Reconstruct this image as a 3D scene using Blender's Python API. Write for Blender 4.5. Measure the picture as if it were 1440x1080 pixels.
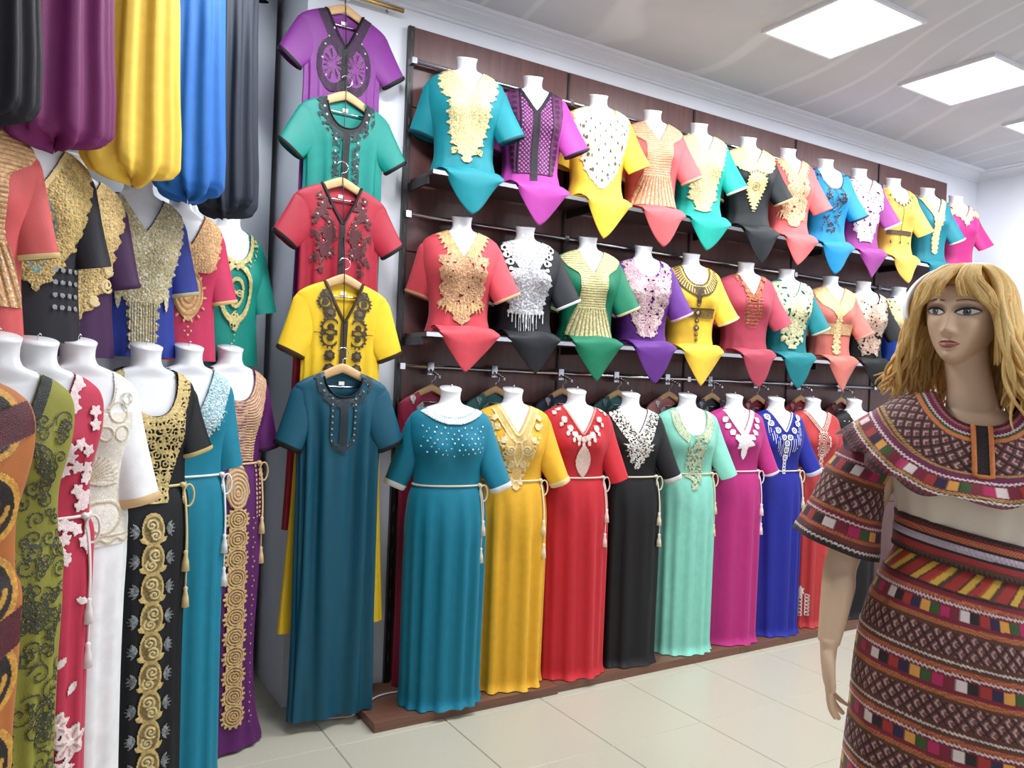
import bpy, bmesh, math, random
import numpy as np
from mathutils import Vector, Matrix

for _o in list(bpy.data.objects):
    bpy.data.objects.remove(_o, do_unlink=True)
SC = bpy.context.scene
COL = SC.collection

# ------------------------------------------------------------------ camera, world, lights, exposure
CAM = np.array([-1.0767, -2.9787, 1.4769])
RIGHT = np.array([0.85097592, -0.52371326, 0.03955269])
UP = np.array([-0.03077566, 0.02545627, 0.9992021])
FWD = np.array([0.52430225, 0.85151418, -0.00554505])
FPX = 1105.67
cd = bpy.data.cameras.new('camera')
cam = bpy.data.objects.new('camera', cd)
COL.objects.link(cam)
cd.sensor_width = 36.0
cd.lens = FPX / 1440 * 36
cd.clip_start = 0.05
cam.matrix_world = Matrix(((RIGHT[0], UP[0], -FWD[0], CAM[0]), (RIGHT[1], UP[1], -FWD[1], CAM[1]),
                           (RIGHT[2], UP[2], -FWD[2], CAM[2]), (0, 0, 0, 1)))
SC.camera = cam

w = bpy.data.worlds.new('room_air')
SC.world = w
w.use_nodes = True
w.node_tree.nodes['Background'].inputs[0].default_value = (0.8, 0.9, 1.0, 1)
w.node_tree.nodes['Background'].inputs[1].default_value = 0.0
SC.view_settings.view_transform = 'Standard'
SC.view_settings.look = 'None'
SC.view_settings.gamma = 1
SC.view_settings.use_curve_mapping = False
SC.view_settings.exposure = -0.22

CEIL = 3.25
PANEL_LIGHTS = [(-.055, -.54), (1.08, -.54), (2.215, -.54), (3.35, -.54), (4.48, -.54),  # leftmost panel is unseen, added to brighten the left wall and kaftans
                (1.08, -4.0), (2.215, -4.0), (3.35, -4.0)]
# the same lamp in every panel; the row along the shelved wall runs on above the frame to an added left panel, a twin row hangs over the far side of the shop
for lx, ly in PANEL_LIGHTS:
    nm_ = 'ceiling_panel_light' if (lx > 2 and ly > -1) else 'ceiling_panel_light_offscreen'
    ld = bpy.data.lights.new(nm_, 'AREA')
    ld.energy = 33
    ld.color = (0.93, 0.97, 1.0)
    ld.shape = 'SQUARE'
    ld.size = 0.48
    lo = bpy.data.objects.new(nm_, ld)
    lo.location = (lx, ly, CEIL - 0.045)
    COL.objects.link(lo)

# ------------------------------------------------------------------ helpers
def lin(c):
    r = []
    for v in c[:3]:
        v = v / 255.0
        r.append(v / 12.92 if v <= 0.04045 else ((v + 0.055) / 1.055) ** 2.4)
    return tuple(r)

def linarr(a):
    a = np.asarray(a, float) / 255.0
    a = np.clip(a, 0, 1)
    return np.where(a <= 0.04045, a / 12.92, ((a + 0.055) / 1.055) ** 2.4)

def ray(x, y):
    return FWD + RIGHT * (x - 720) / FPX - UP * (y - 540) / FPX

def pix_y(x, y, Y):
    d = ray(x, y)
    return CAM + d * (Y - CAM[1]) / d[1]

def pix_plane(x, y, p0, n):
    d = ray(x, y)
    return CAM + d * (((np.array(p0) - CAM[:2]) @ np.array(n)) / (d[:2] @ np.array(n)))

def pix_z(x, y, z):
    d = ray(x, y)
    return CAM + d * (z - CAM[2]) / d[2]

MATS = {}
def mat(key, color=(200, 200, 200), rough=0.6, metal=0.0, noise=0.08, nscale=40.0, bump=0.0, bscale=300.0,
        spec=0.5, sheen=0.0, attr=False, emit=0.0, alpha=1.0, trans=0.0, coat=0.0, stretch=None):
    if key in MATS:
        return MATS[key]
    m = bpy.data.materials.new(key)
    m.use_nodes = True
    nt = m.node_tree
    b = nt.nodes['Principled BSDF']
    tc = nt.nodes.new('ShaderNodeTexCoord')
    mp = nt.nodes.new('ShaderNodeMapping')
    nt.links.new(tc.outputs['Object'], mp.inputs['Vector'])
    if stretch:
        mp.inputs['Scale'].default_value = stretch
    nz = nt.nodes.new('ShaderNodeTexNoise')
    nz.inputs['Scale'].default_value = nscale
    nz.inputs['Detail'].default_value = 4
    nt.links.new(mp.outputs[0], nz.inputs['Vector'])
    rp = nt.nodes.new('ShaderNodeMapRange')
    rp.inputs[1].default_value = 0.25
    rp.inputs[2].default_value = 0.75
    rp.inputs[3].default_value = 1 - noise
    rp.inputs[4].default_value = 1 + noise
    nt.links.new(nz.outputs['Fac'], rp.inputs[0])
    mx = nt.nodes.new('ShaderNodeVectorMath')
    mx.operation = 'SCALE'
    if attr:
        at = nt.nodes.new('ShaderNodeAttribute')
        at.attribute_name = 'Col'
        nt.links.new(at.outputs['Color'], mx.inputs[0])
    else:
        mx.inputs[0].default_value = lin(color)
    nt.links.new(rp.outputs[0], mx.inputs['Scale'])
    nt.links.new(mx.outputs[0], b.inputs['Base Color'])
    b.inputs['Roughness'].default_value = rough
    b.inputs['Metallic'].default_value = metal
    b.inputs['Specular IOR Level'].default_value = spec
    if sheen:
        b.inputs['Sheen Weight'].default_value = sheen
        b.inputs['Sheen Roughness'].default_value = 0.4
    if coat:
        b.inputs['Coat Weight'].default_value = coat
    if trans:
        b.inputs['Transmission Weight'].default_value = trans
    if emit:
        b.inputs['Emission Color'].default_value = (0.93, 0.97, 1, 1)
        b.inputs['Emission Strength'].default_value = emit
    if bump:
        n2 = nt.nodes.new('ShaderNodeTexNoise')
        n2.inputs['Scale'].default_value = bscale
        nt.links.new(mp.outputs[0], n2.inputs['Vector'])
        bp = nt.nodes.new('ShaderNodeBump')
        bp.inputs['Strength'].default_value = bump
        bp.inputs['Distance'].default_value = 0.004
        nt.links.new(n2.outputs['Fac'], bp.inputs['Height'])
        nt.links.new(bp.outputs[0], b.inputs['Normal'])
    MATS[key] = m
    return m

def cloth(c, rough=0.58, sheen=0.12):
    sheen = sheen * min(1.0, (max(c) / 200.0) ** 2)
    return mat('cloth_%d_%d_%d' % tuple(c), c, rough, noise=0.07, nscale=25, bump=0.25, bscale=500, sheen=sheen, spec=0.35)

M_PLASTIC = mat('white_plastic', (232, 232, 236), 0.28, noise=0.01, spec=0.5)
M_THREAD = mat('embroidery_thread', attr=True, rough=0.5, noise=0.14, nscale=260, bump=0.6, bscale=420)
M_METAL_THREAD = mat('metallic_thread', attr=True, rough=0.38, metal=0.25, noise=0.16, nscale=320, bump=0.8, bscale=420)
M_PRINT = mat('woven_print', attr=True, rough=0.7, noise=0.10, nscale=300, bump=0.4, bscale=600, sheen=0.2)
M_CHROME = mat('chrome', (215, 215, 220), 0.18, metal=1.0, noise=0.02)
M_BLACKMETAL = mat('black_metal', (28, 25, 27), 0.4, noise=0.1)
M_HANGER = mat('hanger_wood', (214, 172, 122), 0.45, noise=0.12, nscale=30, stretch=(1, 8, 8))
M_CORD = mat('cream_cord', (225, 212, 190), 0.7, noise=0.1, nscale=300, bump=0.5, bscale=600)

def parent(o, p):
    if p is not None:
        o.parent = p
    return o

def mk(name, V, F, m, par=None, col=None, smooth=True, loc=None, rotz=0.0):
    V = np.asarray(V, np.float32)
    me = bpy.data.meshes.new(name)
    F = [np.asarray(f, np.int32) for f in (F if isinstance(F, (list, tuple)) and len(F) and isinstance(F[0], np.ndarray) and F[0].ndim == 2 else [np.asarray(F, np.int32)])]
    nl = sum(f.size for f in F)
    nf = sum(len(f) for f in F)
    me.vertices.add(len(V))
    me.vertices.foreach_set('co', V.ravel())
    me.loops.add(nl)
    me.loops.foreach_set('vertex_index', np.concatenate([f.ravel() for f in F]))
    me.polygons.add(nf)
    tot = np.concatenate([np.full(len(f), f.shape[1]) for f in F]).astype(np.int32)
    me.polygons.foreach_set('loop_start', np.concatenate([[0], np.cumsum(tot)[:-1]]).astype(np.int32))
    me.polygons.foreach_set('loop_total', tot)
    me.update(calc_edges=True)
    me.validate()
    me.polygons.foreach_set('use_smooth', np.full(len(me.polygons), bool(smooth)))
    if col is not None:
        a = me.color_attributes.new('Col', 'FLOAT_COLOR', 'POINT')
        c4 = np.ones((len(V), 4), np.float32)
        c4[:, :3] = linarr(col)
        a.data.foreach_set('color', c4.ravel())
    me.materials.append(m)
    o = bpy.data.objects.new(name, me)
    COL.objects.link(o)
    if loc is not None:
        o.location = loc
    o.rotation_euler[2] = rotz
    return parent(o, par)

def gridfaces(R, C, closed=False, off=0):
    r = np.arange(R - 1)[:, None]
    c = np.arange(C if closed else C - 1)[None, :]
    c2 = (c + 1) % C
    a = r * C + c; b = r * C + c2; d = (r + 1) * C + c2; e = (r + 1) * C + c
    return np.stack([a, b, d, e], -1).reshape(-1, 4) + off

class MB:
    """collects simple shapes for one mesh part"""
    def __init__(s):
        s.V = []; s.F4 = []; s.F3 = []; s.n = 0; s.C = []
    def add(s, V, F4=None, F3=None, col=None):
        V = np.asarray(V, float)
        if F4 is not None and len(F4): s.F4.append(np.asarray(F4) + s.n)
        if F3 is not None and len(F3): s.F3.append(np.asarray(F3) + s.n)
        s.V.append(V); s.n += len(V)
        if col is not None: s.C.append(np.broadcast_to(np.asarray(col, float), (len(V), 3)))
        return s
    def box(s, x0, x1, y0, y1, z0, z1):
        V = [(x, y, z) for x in (x0, x1) for y in (y0, y1) for z in (z0, z1)]
        F = [(0, 1, 3, 2), (4, 6, 7, 5), (0, 4, 5, 1), (2, 3, 7, 6), (0, 2, 6, 4), (1, 5, 7, 3)]
        return s.add(V, F)
    def tube(s, pts, r, n=8, col=None, closed=False, flat=None):
        P = np.asarray(pts, float); K = len(P)
        r = np.broadcast_to(np.asarray(r, float), (K,))
        if closed:
            T = np.roll(P, -1, 0) - np.roll(P, 1, 0)
        else:
            T = np.gradient(P, axis=0)
        T /= np.linalg.norm(T, axis=1, keepdims=True) + 1e-9
        ref = np.array([0, 0, 1.0]) if abs(T[0][2]) < 0.9 else np.array([1.0, 0, 0])
        N = np.zeros_like(P); n0 = np.cross(T[0], ref); n0 /= np.linalg.norm(n0)
        for k in range(K):
            n0 = n0 - T[k] * (n0 @ T[k]); n0 /= np.linalg.norm(n0) + 1e-9; N[k] = n0
        B = np.cross(T, N)
        a = np.linspace(0, 2 * np.pi, n, endpoint=False)
        fl = 1.0 if flat is None else flat
        V = P[:, None] + r[:, None, None] * (N[:, None] * np.cos(a)[None, :, None] + fl * B[:, None] * np.sin(a)[None, :, None])
        V = V.reshape(-1, 3)
        F = gridfaces(K, n, True)
        if closed:
            i = np.arange(n); F = np.concatenate([F, np.stack([(K - 1) * n + i, (K - 1) * n + (i + 1) % n, (i + 1) % n, i], -1)])
            return s.add(V, F, col=col)
        V = np.vstack([V, P[0], P[-1]])
        i = np.arange(n)
        F3 = np.concatenate([np.stack([np.full(n, K * n), (i + 1) % n, i], -1),
                             np.stack([np.full(n, K * n + 1), (K - 1) * n + i, (K - 1) * n + (i + 1) % n], -1)])
        return s.add(V, F, F3, col=col)
    def loft(s, rings, cap=True, col=None):
        R = np.asarray(rings, float); K, n, _ = R.shape
        V = R.reshape(-1, 3); F = gridfaces(K, n, True); F3 = None
        if cap:
            V = np.vstack([V, R[0].mean(0), R[-1].mean(0)]); i = np.arange(n)
            F3 = np.concatenate([np.stack([np.full(n, K * n), (i + 1) % n, i], -1),
                                 np.stack([np.full(n, K * n + 1), (K - 1) * n + i, (K - 1) * n + (i + 1) % n], -1)])
        return s.add(V, F, F3, col=col)
    def build(s, name, m, par=None, smooth=True, **k):
        F = []
        if s.F4: F.append(np.vstack(s.F4))
        if s.F3: F.append(np.vstack(s.F3))
        return mk(name, np.vstack(s.V), F, m, par, col=np.vstack(s.C) if s.C else None, smooth=smooth, **k)

def lathe_rings(prof, n=16, cx=0, cy=0):
    a = np.linspace(0, 2 * np.pi, n, endpoint=False)
    return np.array([[(cx + r * math.cos(t), cy + r * math.sin(t), z) for t in a] for r, z in prof])

def empty(name, loc, rotz=0.0):
    o = bpy.data.objects.new(name, None)
    o.empty_display_size = 0.05
    o.location = loc
    o.rotation_euler[2] = rotz
    COL.objects.link(o)
    return o

def tag(o, label, cat, group=None):
    o['label'] = label
    o['category'] = cat
    if group:
        o['group'] = group
    return o

def struct(o):
    o['kind'] = 'structure'
    return o

def copy_tree(o, par=None):
    c = o.copy()
    COL.objects.link(c)
    if par is not None:
        c.parent = par
    for ch in list(o.children):
        copy_tree(ch, c)
    return c

def hermite(pts, t):
    P = np.array(pts, float)
    x, y = P[:, 0], P[:, 1]
    m = np.gradient(y, x)
    d = np.diff(y) / np.diff(x)
    for i in range(1, len(x) - 1):
        if d[i - 1] * d[i] <= 0: m[i] = 0
    t = np.clip(t, x[0], x[-1])
    i = np.clip(np.searchsorted(x, t) - 1, 0, len(x) - 2)
    h = x[i + 1] - x[i]; s = (t - x[i]) / h
    return ((2 * s**3 - 3 * s**2 + 1) * y[i] + (s**3 - 2 * s**2 + s) * h * m[i] + (-2 * s**3 + 3 * s**2) * y[i + 1] + (s**3 - s**2) * h * m[i + 1])

# ------------------------------------------------------------------ structure
M_WALL = mat('white_plaster', (226, 228, 236), 0.75, noise=0.02, nscale=6, bump=0.1, bscale=60)
M_GREY = mat('grey_plaster', (222, 227, 233), 0.8, noise=0.03, nscale=5, bump=0.1, bscale=60)
M_TILE = mat('cream_floor_tile', (188, 183, 166), 0.28, noise=0.02, nscale=60, spec=0.5)
M_GROUT = mat('grout', (165, 158, 142), 0.9, noise=0.1)
M_PANEL = mat('walnut_panel', (98, 64, 62), 0.36, noise=0.22, nscale=9, stretch=(5, 5, 0.6))
M_BOARD = mat('brown_laminate', (112, 76, 60), 0.4, noise=0.22, nscale=12, stretch=(0.6, 7, 7))
M_CEIL = mat('grey_ceiling', (196, 199, 205), 0.7, noise=0.05, nscale=3)

# pale scrolls printed on the ceiling paper
nt = M_CEIL.node_tree
wv = nt.nodes.new('ShaderNodeTexWave'); wv.wave_type = 'RINGS'; wv.rings_direction = 'Z'
wv.inputs['Scale'].default_value = .8; wv.inputs['Distortion'].default_value = 22; wv.inputs['Detail'].default_value = 0.6; wv.inputs['Detail Scale'].default_value = .7
cr_ = nt.nodes.new('ShaderNodeValToRGB'); cr_.color_ramp.elements[0].position = .93; cr_.color_ramp.elements[1].position = .985
tc_ = nt.nodes['Texture Coordinate']; nt.links.new(tc_.outputs['Object'], wv.inputs['Vector']); nt.links.new(wv.outputs['Fac'], cr_.inputs[0])
mx_ = nt.nodes.new('ShaderNodeMixRGB'); mx_.inputs['Color2'].default_value = lin((210, 213, 218)) + (1,)
sc_ = nt.nodes['Vector Math']; nt.links.new(sc_.outputs[0], mx_.inputs['Color1']); nt.links.new(cr_.outputs[0], mx_.inputs['Fac'])
nt.links.new(mx_.outputs[0], nt.nodes['Principled BSDF'].inputs['Base Color'])

XMIN, XMAX, YMIN, YW = -3.2, 5.3, -5.0, 0.45
fl = struct(MB().box(XMIN, XMAX + .1, YMIN, 1.2, -0.06, -0.004).build('floor', M_GROUT, smooth=False))
t0 = None
for i in range(-6, 11):
    for j in range(-10, 2):
        if i * .5 >= XMAX: continue
        if t0 is None:
            g = 0.0012; b = 0.003
            x0, x1 = g, .5 - g
            V = [(x0, x0, -.004), (x1, x0, -.004), (x1, x1, -.004), (x0, x1, -.004),
                 (x0 + b, x0 + b, 0), (x1 - b, x0 + b, 0), (x1 - b, x1 - b, 0), (x0 + b, x1 - b, 0)]
            F = [(4, 5, 6, 7), (0, 1, 5, 4), (1, 2, 6, 5), (2, 3, 7, 6), (3, 0, 4, 7)]
            o = t0 = mk('floor_tile', V, F, M_TILE, fl, smooth=False)
        else:
            o = t0.copy(); COL.objects.link(o)
        o.location = (i * .5, j * .5, 0)
struct(MB().box(XMIN, XMAX + .1, YMIN, 1.2, CEIL, CEIL + .08).build('ceiling', M_CEIL, smooth=False))
WB = struct(MB().box(-.087, XMAX + .1, YW, YW + .12, 0, CEIL).build('wall_back', M_WALL, smooth=False))
struct(MB().box(-.087, .0, YW + .12, 1.2, 0, CEIL).build('wall_pilaster', M_WALL, smooth=False))
struct(MB().box(XMAX, XMAX + .1, YMIN, YW, 0, CEIL).build('wall_end', M_WALL, smooth=False))
struct(MB().box(XMIN, XMAX, YMIN - .1, YMIN, 0, CEIL).build('wall_front', M_WALL, smooth=False))
struct(MB().box(XMIN - .1, XMIN, YMIN, -1.9, 0, CEIL).build('wall_side', M_WALL, smooth=False))
# oblique left wall
D45 = np.array([1, 1]) / 2**.5
N45 = np.array([1, -1]) / 2**.5
ROWL = np.array([-.4335, .114])            # a point on the line of the full-length forms
WL0 = ROWL - N45 * .30
a_ = WL0 + D45 * .75; b_ = WL0 - D45 * 4.2
V = []
for p in (a_, b_, b_ - N45 * .1, a_ - N45 * .1):
    V += [(p[0], p[1], 0), (p[0], p[1], CEIL)]
struct(mk('wall_left', V, [(0, 1, 3, 2), (2, 3, 5, 4), (4, 5, 7, 6), (6, 7, 1, 0), (1, 7, 5, 3)], M_GREY, smooth=False))
# cornice: a moulded run under the ceiling
prof = [(.45, 3.185), (.437, 3.187), (.437, 3.2), (.43, 3.203), (.425, 3.212), (.412, 3.222), (.392, 3.229), (.37, 3.233), (.37, 3.239), (.343, 3.241), (.33, 3.246), (.33, 3.25), (.45, 3.25)]
V = [(x, y, z) for x in (-.12, XMAX) for y, z in prof]
n = len(prof)
struct(mk('trim_1', V, [[(i, i + 1, n + i + 1, n + i) for i in range(n - 1)]][0], M_WALL, smooth=False))
V = [(XMAX - (YW - y), yy, z) for yy in (YMIN, YW) for y, z in prof]
struct(mk('trim_2', V, [(i, i + 1, n + i + 1, n + i) for i in range(n - 1)], M_WALL, smooth=False))
# wood panels on the back wall
xs = [.40, 1.302, 2.207, 3.112, 4.0, 4.86]
zs = [0.0, .70, 1.36, 2.06, 2.735, 3.11]
for i in range(5):
    for j in range(5):
        g = .003
        MB().box(xs[i] + g, xs[i + 1] - g, YW - .014, YW + .004, zs[j] + g, zs[j + 1] - g).build('panel', M_PANEL, WB, smooth=False)
MB().box(.40, 4.86, YW - .006, YW + .003, 0, 3.108).build('panel_backing', M_BLACKMETAL, WB, smooth=False)
# ceiling lamps, the added left panel among them
for k, (lx, ly) in enumerate(PANEL_LIGHTS):
    e = tag(empty('ceiling_light', (lx, ly, CEIL)), 'square light panel set in the ceiling close to the shelved wall' if ly > -1 else 'square light panel set in the ceiling further out from the shelved wall', 'ceiling light', 'light panels close to the shelved wall' if ly > -1 else 'light panels further out')
    f = MB()
    s, t_ = .265, .25
    f.box(-s, s, -s, -t_, -.018, 0).box(-s, s, t_, s, -.018, 0).box(-s, -t_, -t_, t_, -.018, 0).box(t_, s, -t_, t_, -.018, 0)
    f.build('frame', M_WALL, e, smooth=False)
    MB().box(-t_, t_, -t_, t_, -.012, -.002).build('diffuser', mat('lit_diffuser', (250, 252, 255), .5, noise=.0, emit=6.0), e, smooth=False)
# platform of boards
pf = tag(empty('display_platform', (.18, .04, 0)), 'low brown laminate platform under the long dresses', 'platform')
for k, (x0, x1, y0) in enumerate([(.18, 1.10, .035), (1.103, 2.35, .05), (2.353, 3.6, .05), (3.603, 4.86, .05)]):
    MB().box(x0 - .18, x1 - .18, y0 - .04, YW - .016 - .04, 0.001, .04).build('board', M_BOARD, pf, smooth=False)
# black slotted uprights
for x in [.392, 1.302, 2.207, 3.112, 4.0]:
    u = tag(empty('slotted_upright', (x, YW - .016, .04)), 'broad black slotted upright beside the white pilaster' if x < 1 else 'narrow dark upright in a joint of the walnut panels', 'upright', None if x < 1 else 'narrow uprights in the panel joints')
    hw_ = .014 if x < 1 else .006
    MB().box(-hw_, hw_, -.02 if x < 1 else -.006, .001, 0, 3.06).build('strip', M_BLACKMETAL, u, smooth=False)
    if x > 1: continue
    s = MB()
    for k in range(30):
        s.box(-.003, .003, -.0215, -.0195, .1 + k * .1, .135 + k * .1)  # slots laid on as thin patches, a paler grey than the strip
    s.build('slots', mat('slot_grey', (70, 66, 66), .6), u, smooth=False)['kind'] = 'stuff'
def rail(z, y, lab):
    r = tag(empty('chrome_rail', (.40, y, z)), lab, 'rail')
    MB().tube([(0, 0, 0), (4.44, 0, 0)], .011, 12).build('bar', M_CHROME, r)
    for x in (.0, .9, 1.81, 2.71, 3.6):
        MB().box(x - .012, x + .012, -.012, YW - .036 - y, -.014, .014).build('bracket', M_CHROME, r, smooth=False)
rail(2.935, .40, 'chrome rail behind the necks of the top shelf busts')
rail(2.225, .40, 'chrome rail behind the necks of the middle shelf busts')
rail(1.52, .40, 'chrome rail above the hangers behind the long dresses')
M_SHELF = mat('dark_shelf', (58, 40, 42), .3, noise=.1)
SHELF_F = .17
for z, lab in ((2.388, 'dark shelf with a pale front edge under the top row of busts'), (1.672, 'dark shelf with a pale front edge under the middle row of busts')):
    s = tag(empty('display_shelf', (.41, YW - .016, z)), lab, 'shelf')
    MB().box(0, 4.45, -(YW - .016 - SHELF_F), -.022, -.018, 0).build('board', M_SHELF, s, smooth=False)
    MB().box(0, 4.45, -(YW - .016 - SHELF_F) - .004, -(YW - .016 - SHELF_F), -.018, .001).build('edge_strip', M_CHROME, s, smooth=False)
    for x in (.0, .9, 1.81, 2.71, 3.6):
        MB().box(x - .006, x + .006, -.22, -.02, -.055, -.018).build('bracket', M_BLACKMETAL, s, smooth=False)
# gold rod for the kaftans
ROD_Z = float(pix_y(485, 8, .40)[2]) + .054
ROD = r = tag(empty('brass_rod', (.34, .40, ROD_Z)), 'brass rod high on the white pilaster carrying the hung kaftans', 'rod')
MB().tube([(.0, 0, 0), (-.42, 0, 0)], .011, 12).build('bar', mat('brass', (200, 165, 105), .3, metal=.9), r)
for x in (-.06, -.38):
    MB().tube([(x, 0, 0), (x, .05, 0)], .008, 8).build('bracket', M_CHROME, r)
# white cable on the floor
cb = []
for x, y in [(440, 1012), (465, 1010), (490, 1008), (510, 995), (525, 982), (545, 975), (565, 972)]:
    z = .005 if x < 500 else .046
    cb.append(pix_z(x, y, z))
cb = np.array(cb)
tt = np.linspace(0, len(cb) - 1, 40)
cb = np.stack([hermite(np.stack([np.arange(len(cb)), cb[:, k]], -1), tt) for k in range(3)], -1)
tag(MB().tube(cb, .004, 6).build('power_cable', mat('white_cable', (225, 225, 220), .4)), 'thin white cable lying across the platform corner', 'cable')
# ------------------------------------------------------------------ bodies: t runs down from the top of the neck
P_A = [(0, .049), (.03, .044), (.055, .046), (.07, .058), (.08, .088), (.095, .128), (.115, .160), (.14, .176), (.18, .181),
       (.22, .178), (.27, .166), (.33, .149), (.40, .134), (.46, .131), (.53, .145), (.60, .165), (.68, .172), (.8, .165), (1.4, .15)]
P_B = [(0, .045), (.03, .043), (.055, .046), (.075, .055), (.1, .064), (.14, .078), (.18, .088), (.22, .096), (.27, .10),
       (.33, .092), (.40, .083), (.46, .082), (.53, .09), (.60, .10), (.68, .105), (.8, .1), (1.4, .09)]

class Body:
    def __init__(s, tt, N=72, off=0.0, pa=P_A, pb=P_B, bust=.028, n=2.3, folds=None, seed=0, lean=0.0, backflat=1.0, sx=1.0, sy=1.0):
        s.tt = np.asarray(tt, float); s.N = N
        th = np.linspace(0, 2 * np.pi, N, endpoint=False)
        A = hermite(pa, s.tt)[:, None] + off; B = hermite(pb, s.tt)[:, None] + off
        c, sn = np.cos(th), np.sin(th)
        ex = 2.0 / n
        x = A * np.sign(c) * np.abs(c) ** ex
        y = B * np.sign(sn) * np.abs(sn) ** ex
        T = s.tt[:, None]
        front = np.clip(-sn, 0, 1)[None] ** .5
        y = y - bust * front * np.exp(-((np.abs(x) - .078) / .052) ** 2 - ((T - .265) / .06) ** 2)
        y = y - .006 * front * np.exp(-(x / .09) ** 2 - ((T - .2) / .06) ** 2)
        if folds:
            rs = np.random.RandomState(seed)
            amp, k = folds[0], folds[1]
            ts = folds[2] if len(folds) > 2 else .45
            ramp = np.clip((T - ts) / .35, 0, 1)
            f = np.zeros_like(x)
            for q in range(4):
                kk = k + rs.randint(-3, 4); ph = rs.rand() * 6.28; dr = rs.randn() * .5
                f += np.sin(kk * th[None] + ph + dr * T) * (.5 + rs.rand())
            f = np.tanh(f * .7)
            x = x * (1 + amp * ramp * f); y = y * (1 + (folds[3] if len(folds) > 3 else 1.6) * amp * ramp * f)
        k_ = np.clip((T - .05) / .06, 0, 1); k_ = k_ * k_ * (3 - 2 * k_)
        x = x * (1 + (sx - 1) * k_); y = y * (1 + (sy - 1) * k_)
        y = np.where(y > 0, y * (1 + (backflat - 1) * k_), y)
        y = y + lean * np.clip(T - .1, 0, 9)
        s.x, s.y = x, y
    def verts(s, ztop):
        return np.stack([s.x, s.y, np.broadcast_to(ztop - s.tt[:, None], s.x.shape)], -1)
    def front(s, X, t):
        """y of the front surface for a row of x at each t (1-D arrays)"""
        h = s.N // 2
        xs = s.x[:, h:]; ys = s.y[:, h:]
        out = np.zeros((len(t), len(X)))
        i = np.clip(np.searchsorted(s.tt, t) - 1, 0, len(s.tt) - 2)
        f = (t - s.tt[i]) / (s.tt[i + 1] - s.tt[i])
        for j in range(len(t)):
            xr = xs[i[j]] * (1 - f[j]) + xs[i[j] + 1] * f[j]
            yr = ys[i[j]] * (1 - f[j]) + ys[i[j] + 1] * f[j]
            out[j] = np.interp(X, np.maximum.accumulate(xr), yr)
        return out
    def half(s, t):
        return np.interp(t, s.tt, s.x.max(1))

def clip_mesh(V, F4, val):
    """keep the part of a quad mesh where val > 0, cut cleanly along val = 0"""
    F = np.concatenate([F4[:, [0, 1, 2]], F4[:, [0, 2, 3]]])
    pos = val > 0
    k = pos[F].sum(1)
    keep = F[k == 3]
    newV = list(V); cache = {}
    def cut(a, b):
        key = (a, b) if a < b else (b, a)
        if key not in cache:
            f = val[a] / (val[a] - val[b])
            cache[key] = len(newV); newV.append(V[a] + (V[b] - V[a]) * f)
        return cache[key]
    extra = []
    for tri in F[(k == 1) | (k == 2)]:
        p = pos[tri]
        if p.sum() == 1:
            i = int(np.argmax(p)); a, b, c = tri[i], tri[(i + 1) % 3], tri[(i + 2) % 3]
            extra.append((a, cut(a, b), cut(a, c)))
        else:
            i = int(np.argmin(p)); a, b, c = tri[i], tri[(i + 1) % 3], tri[(i + 2) % 3]
            ab, ac = cut(a, b), cut(a, c)
            extra.append((b, c, ac)); extra.append((b, ac, ab))
    V = np.array(newV)
    F = np.vstack([keep, np.array(extra, int).reshape(-1, 3)])
    used = np.unique(F); mp = np.full(len(V), -1); mp[used] = np.arange(len(used))
    return V[used], mp[F]

def neckfun(kind, xn, tb, t0=.068):
    
    def nl(x):
        a = np.abs(x) / xn
        if kind == 'v':
            r = tb - (tb - t0) * np.clip(a, 0, 1) ** 1.15
        elif kind == 'u':
            r = t0 + (tb - t0) * np.sqrt(np.clip(1 - a ** 2.4, 0, 1))
        elif kind == 'sq':
            r = t0 + (tb - t0) * np.clip(1 - a ** 6, 0, 1) ** .6
        else:
            r = t0 + (tb - t0) * np.clip(1 - a ** 2, 0, 1)
        return np.where(a < 1, r, -1.0)
    return nl

# ------------------------------------------------------------------ embroidery canvas
_NZ = {}
def vnoise(x, y, sc, seed):
    if seed not in _NZ:
        _NZ[seed] = np.random.RandomState(seed).rand(64, 64)
    g = _NZ[seed]
    u, v = x / sc + 1000, y / sc + 1000
    i, j = np.floor(u).astype(int), np.floor(v).astype(int)
    fu, fv = u - i, v - j
    fu = fu * fu * (3 - 2 * fu); fv = fv * fv * (3 - 2 * fv)
    i0, i1, j0, j1 = i % 64, (i + 1) % 64, j % 64, (j + 1) % 64
    return (g[i0, j0] * (1 - fu) + g[i1, j0] * fu) * (1 - fv) + (g[i0, j1] * (1 - fu) + g[i1, j1] * fu) * fv

def cells(x, y, sc, seed):
    """distance to the nearest jittered cell centre, in cell units, and cell id"""
    rs = np.random.RandomState(seed); jx, jy = rs.rand(64, 64), rs.rand(64, 64)
    u, v = x / sc + 1000, y / sc + 1000
    i, j = np.floor(u).astype(int), np.floor(v).astype(int)
    best = np.full(u.shape, 9.0); sec = np.full(u.shape, 9.0)
    for di in (-1, 0, 1):
        for dj in (-1, 0, 1):
            a, b = i + di, j + dj
            d = np.hypot(u - a - .2 - .6 * jx[a % 64, b % 64], v - b - .2 - .6 * jy[a % 64, b % 64])
            sec = np.where(d < best, best, np.minimum(sec, d)); best = np.minimum(best, d)
    return best, sec

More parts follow.
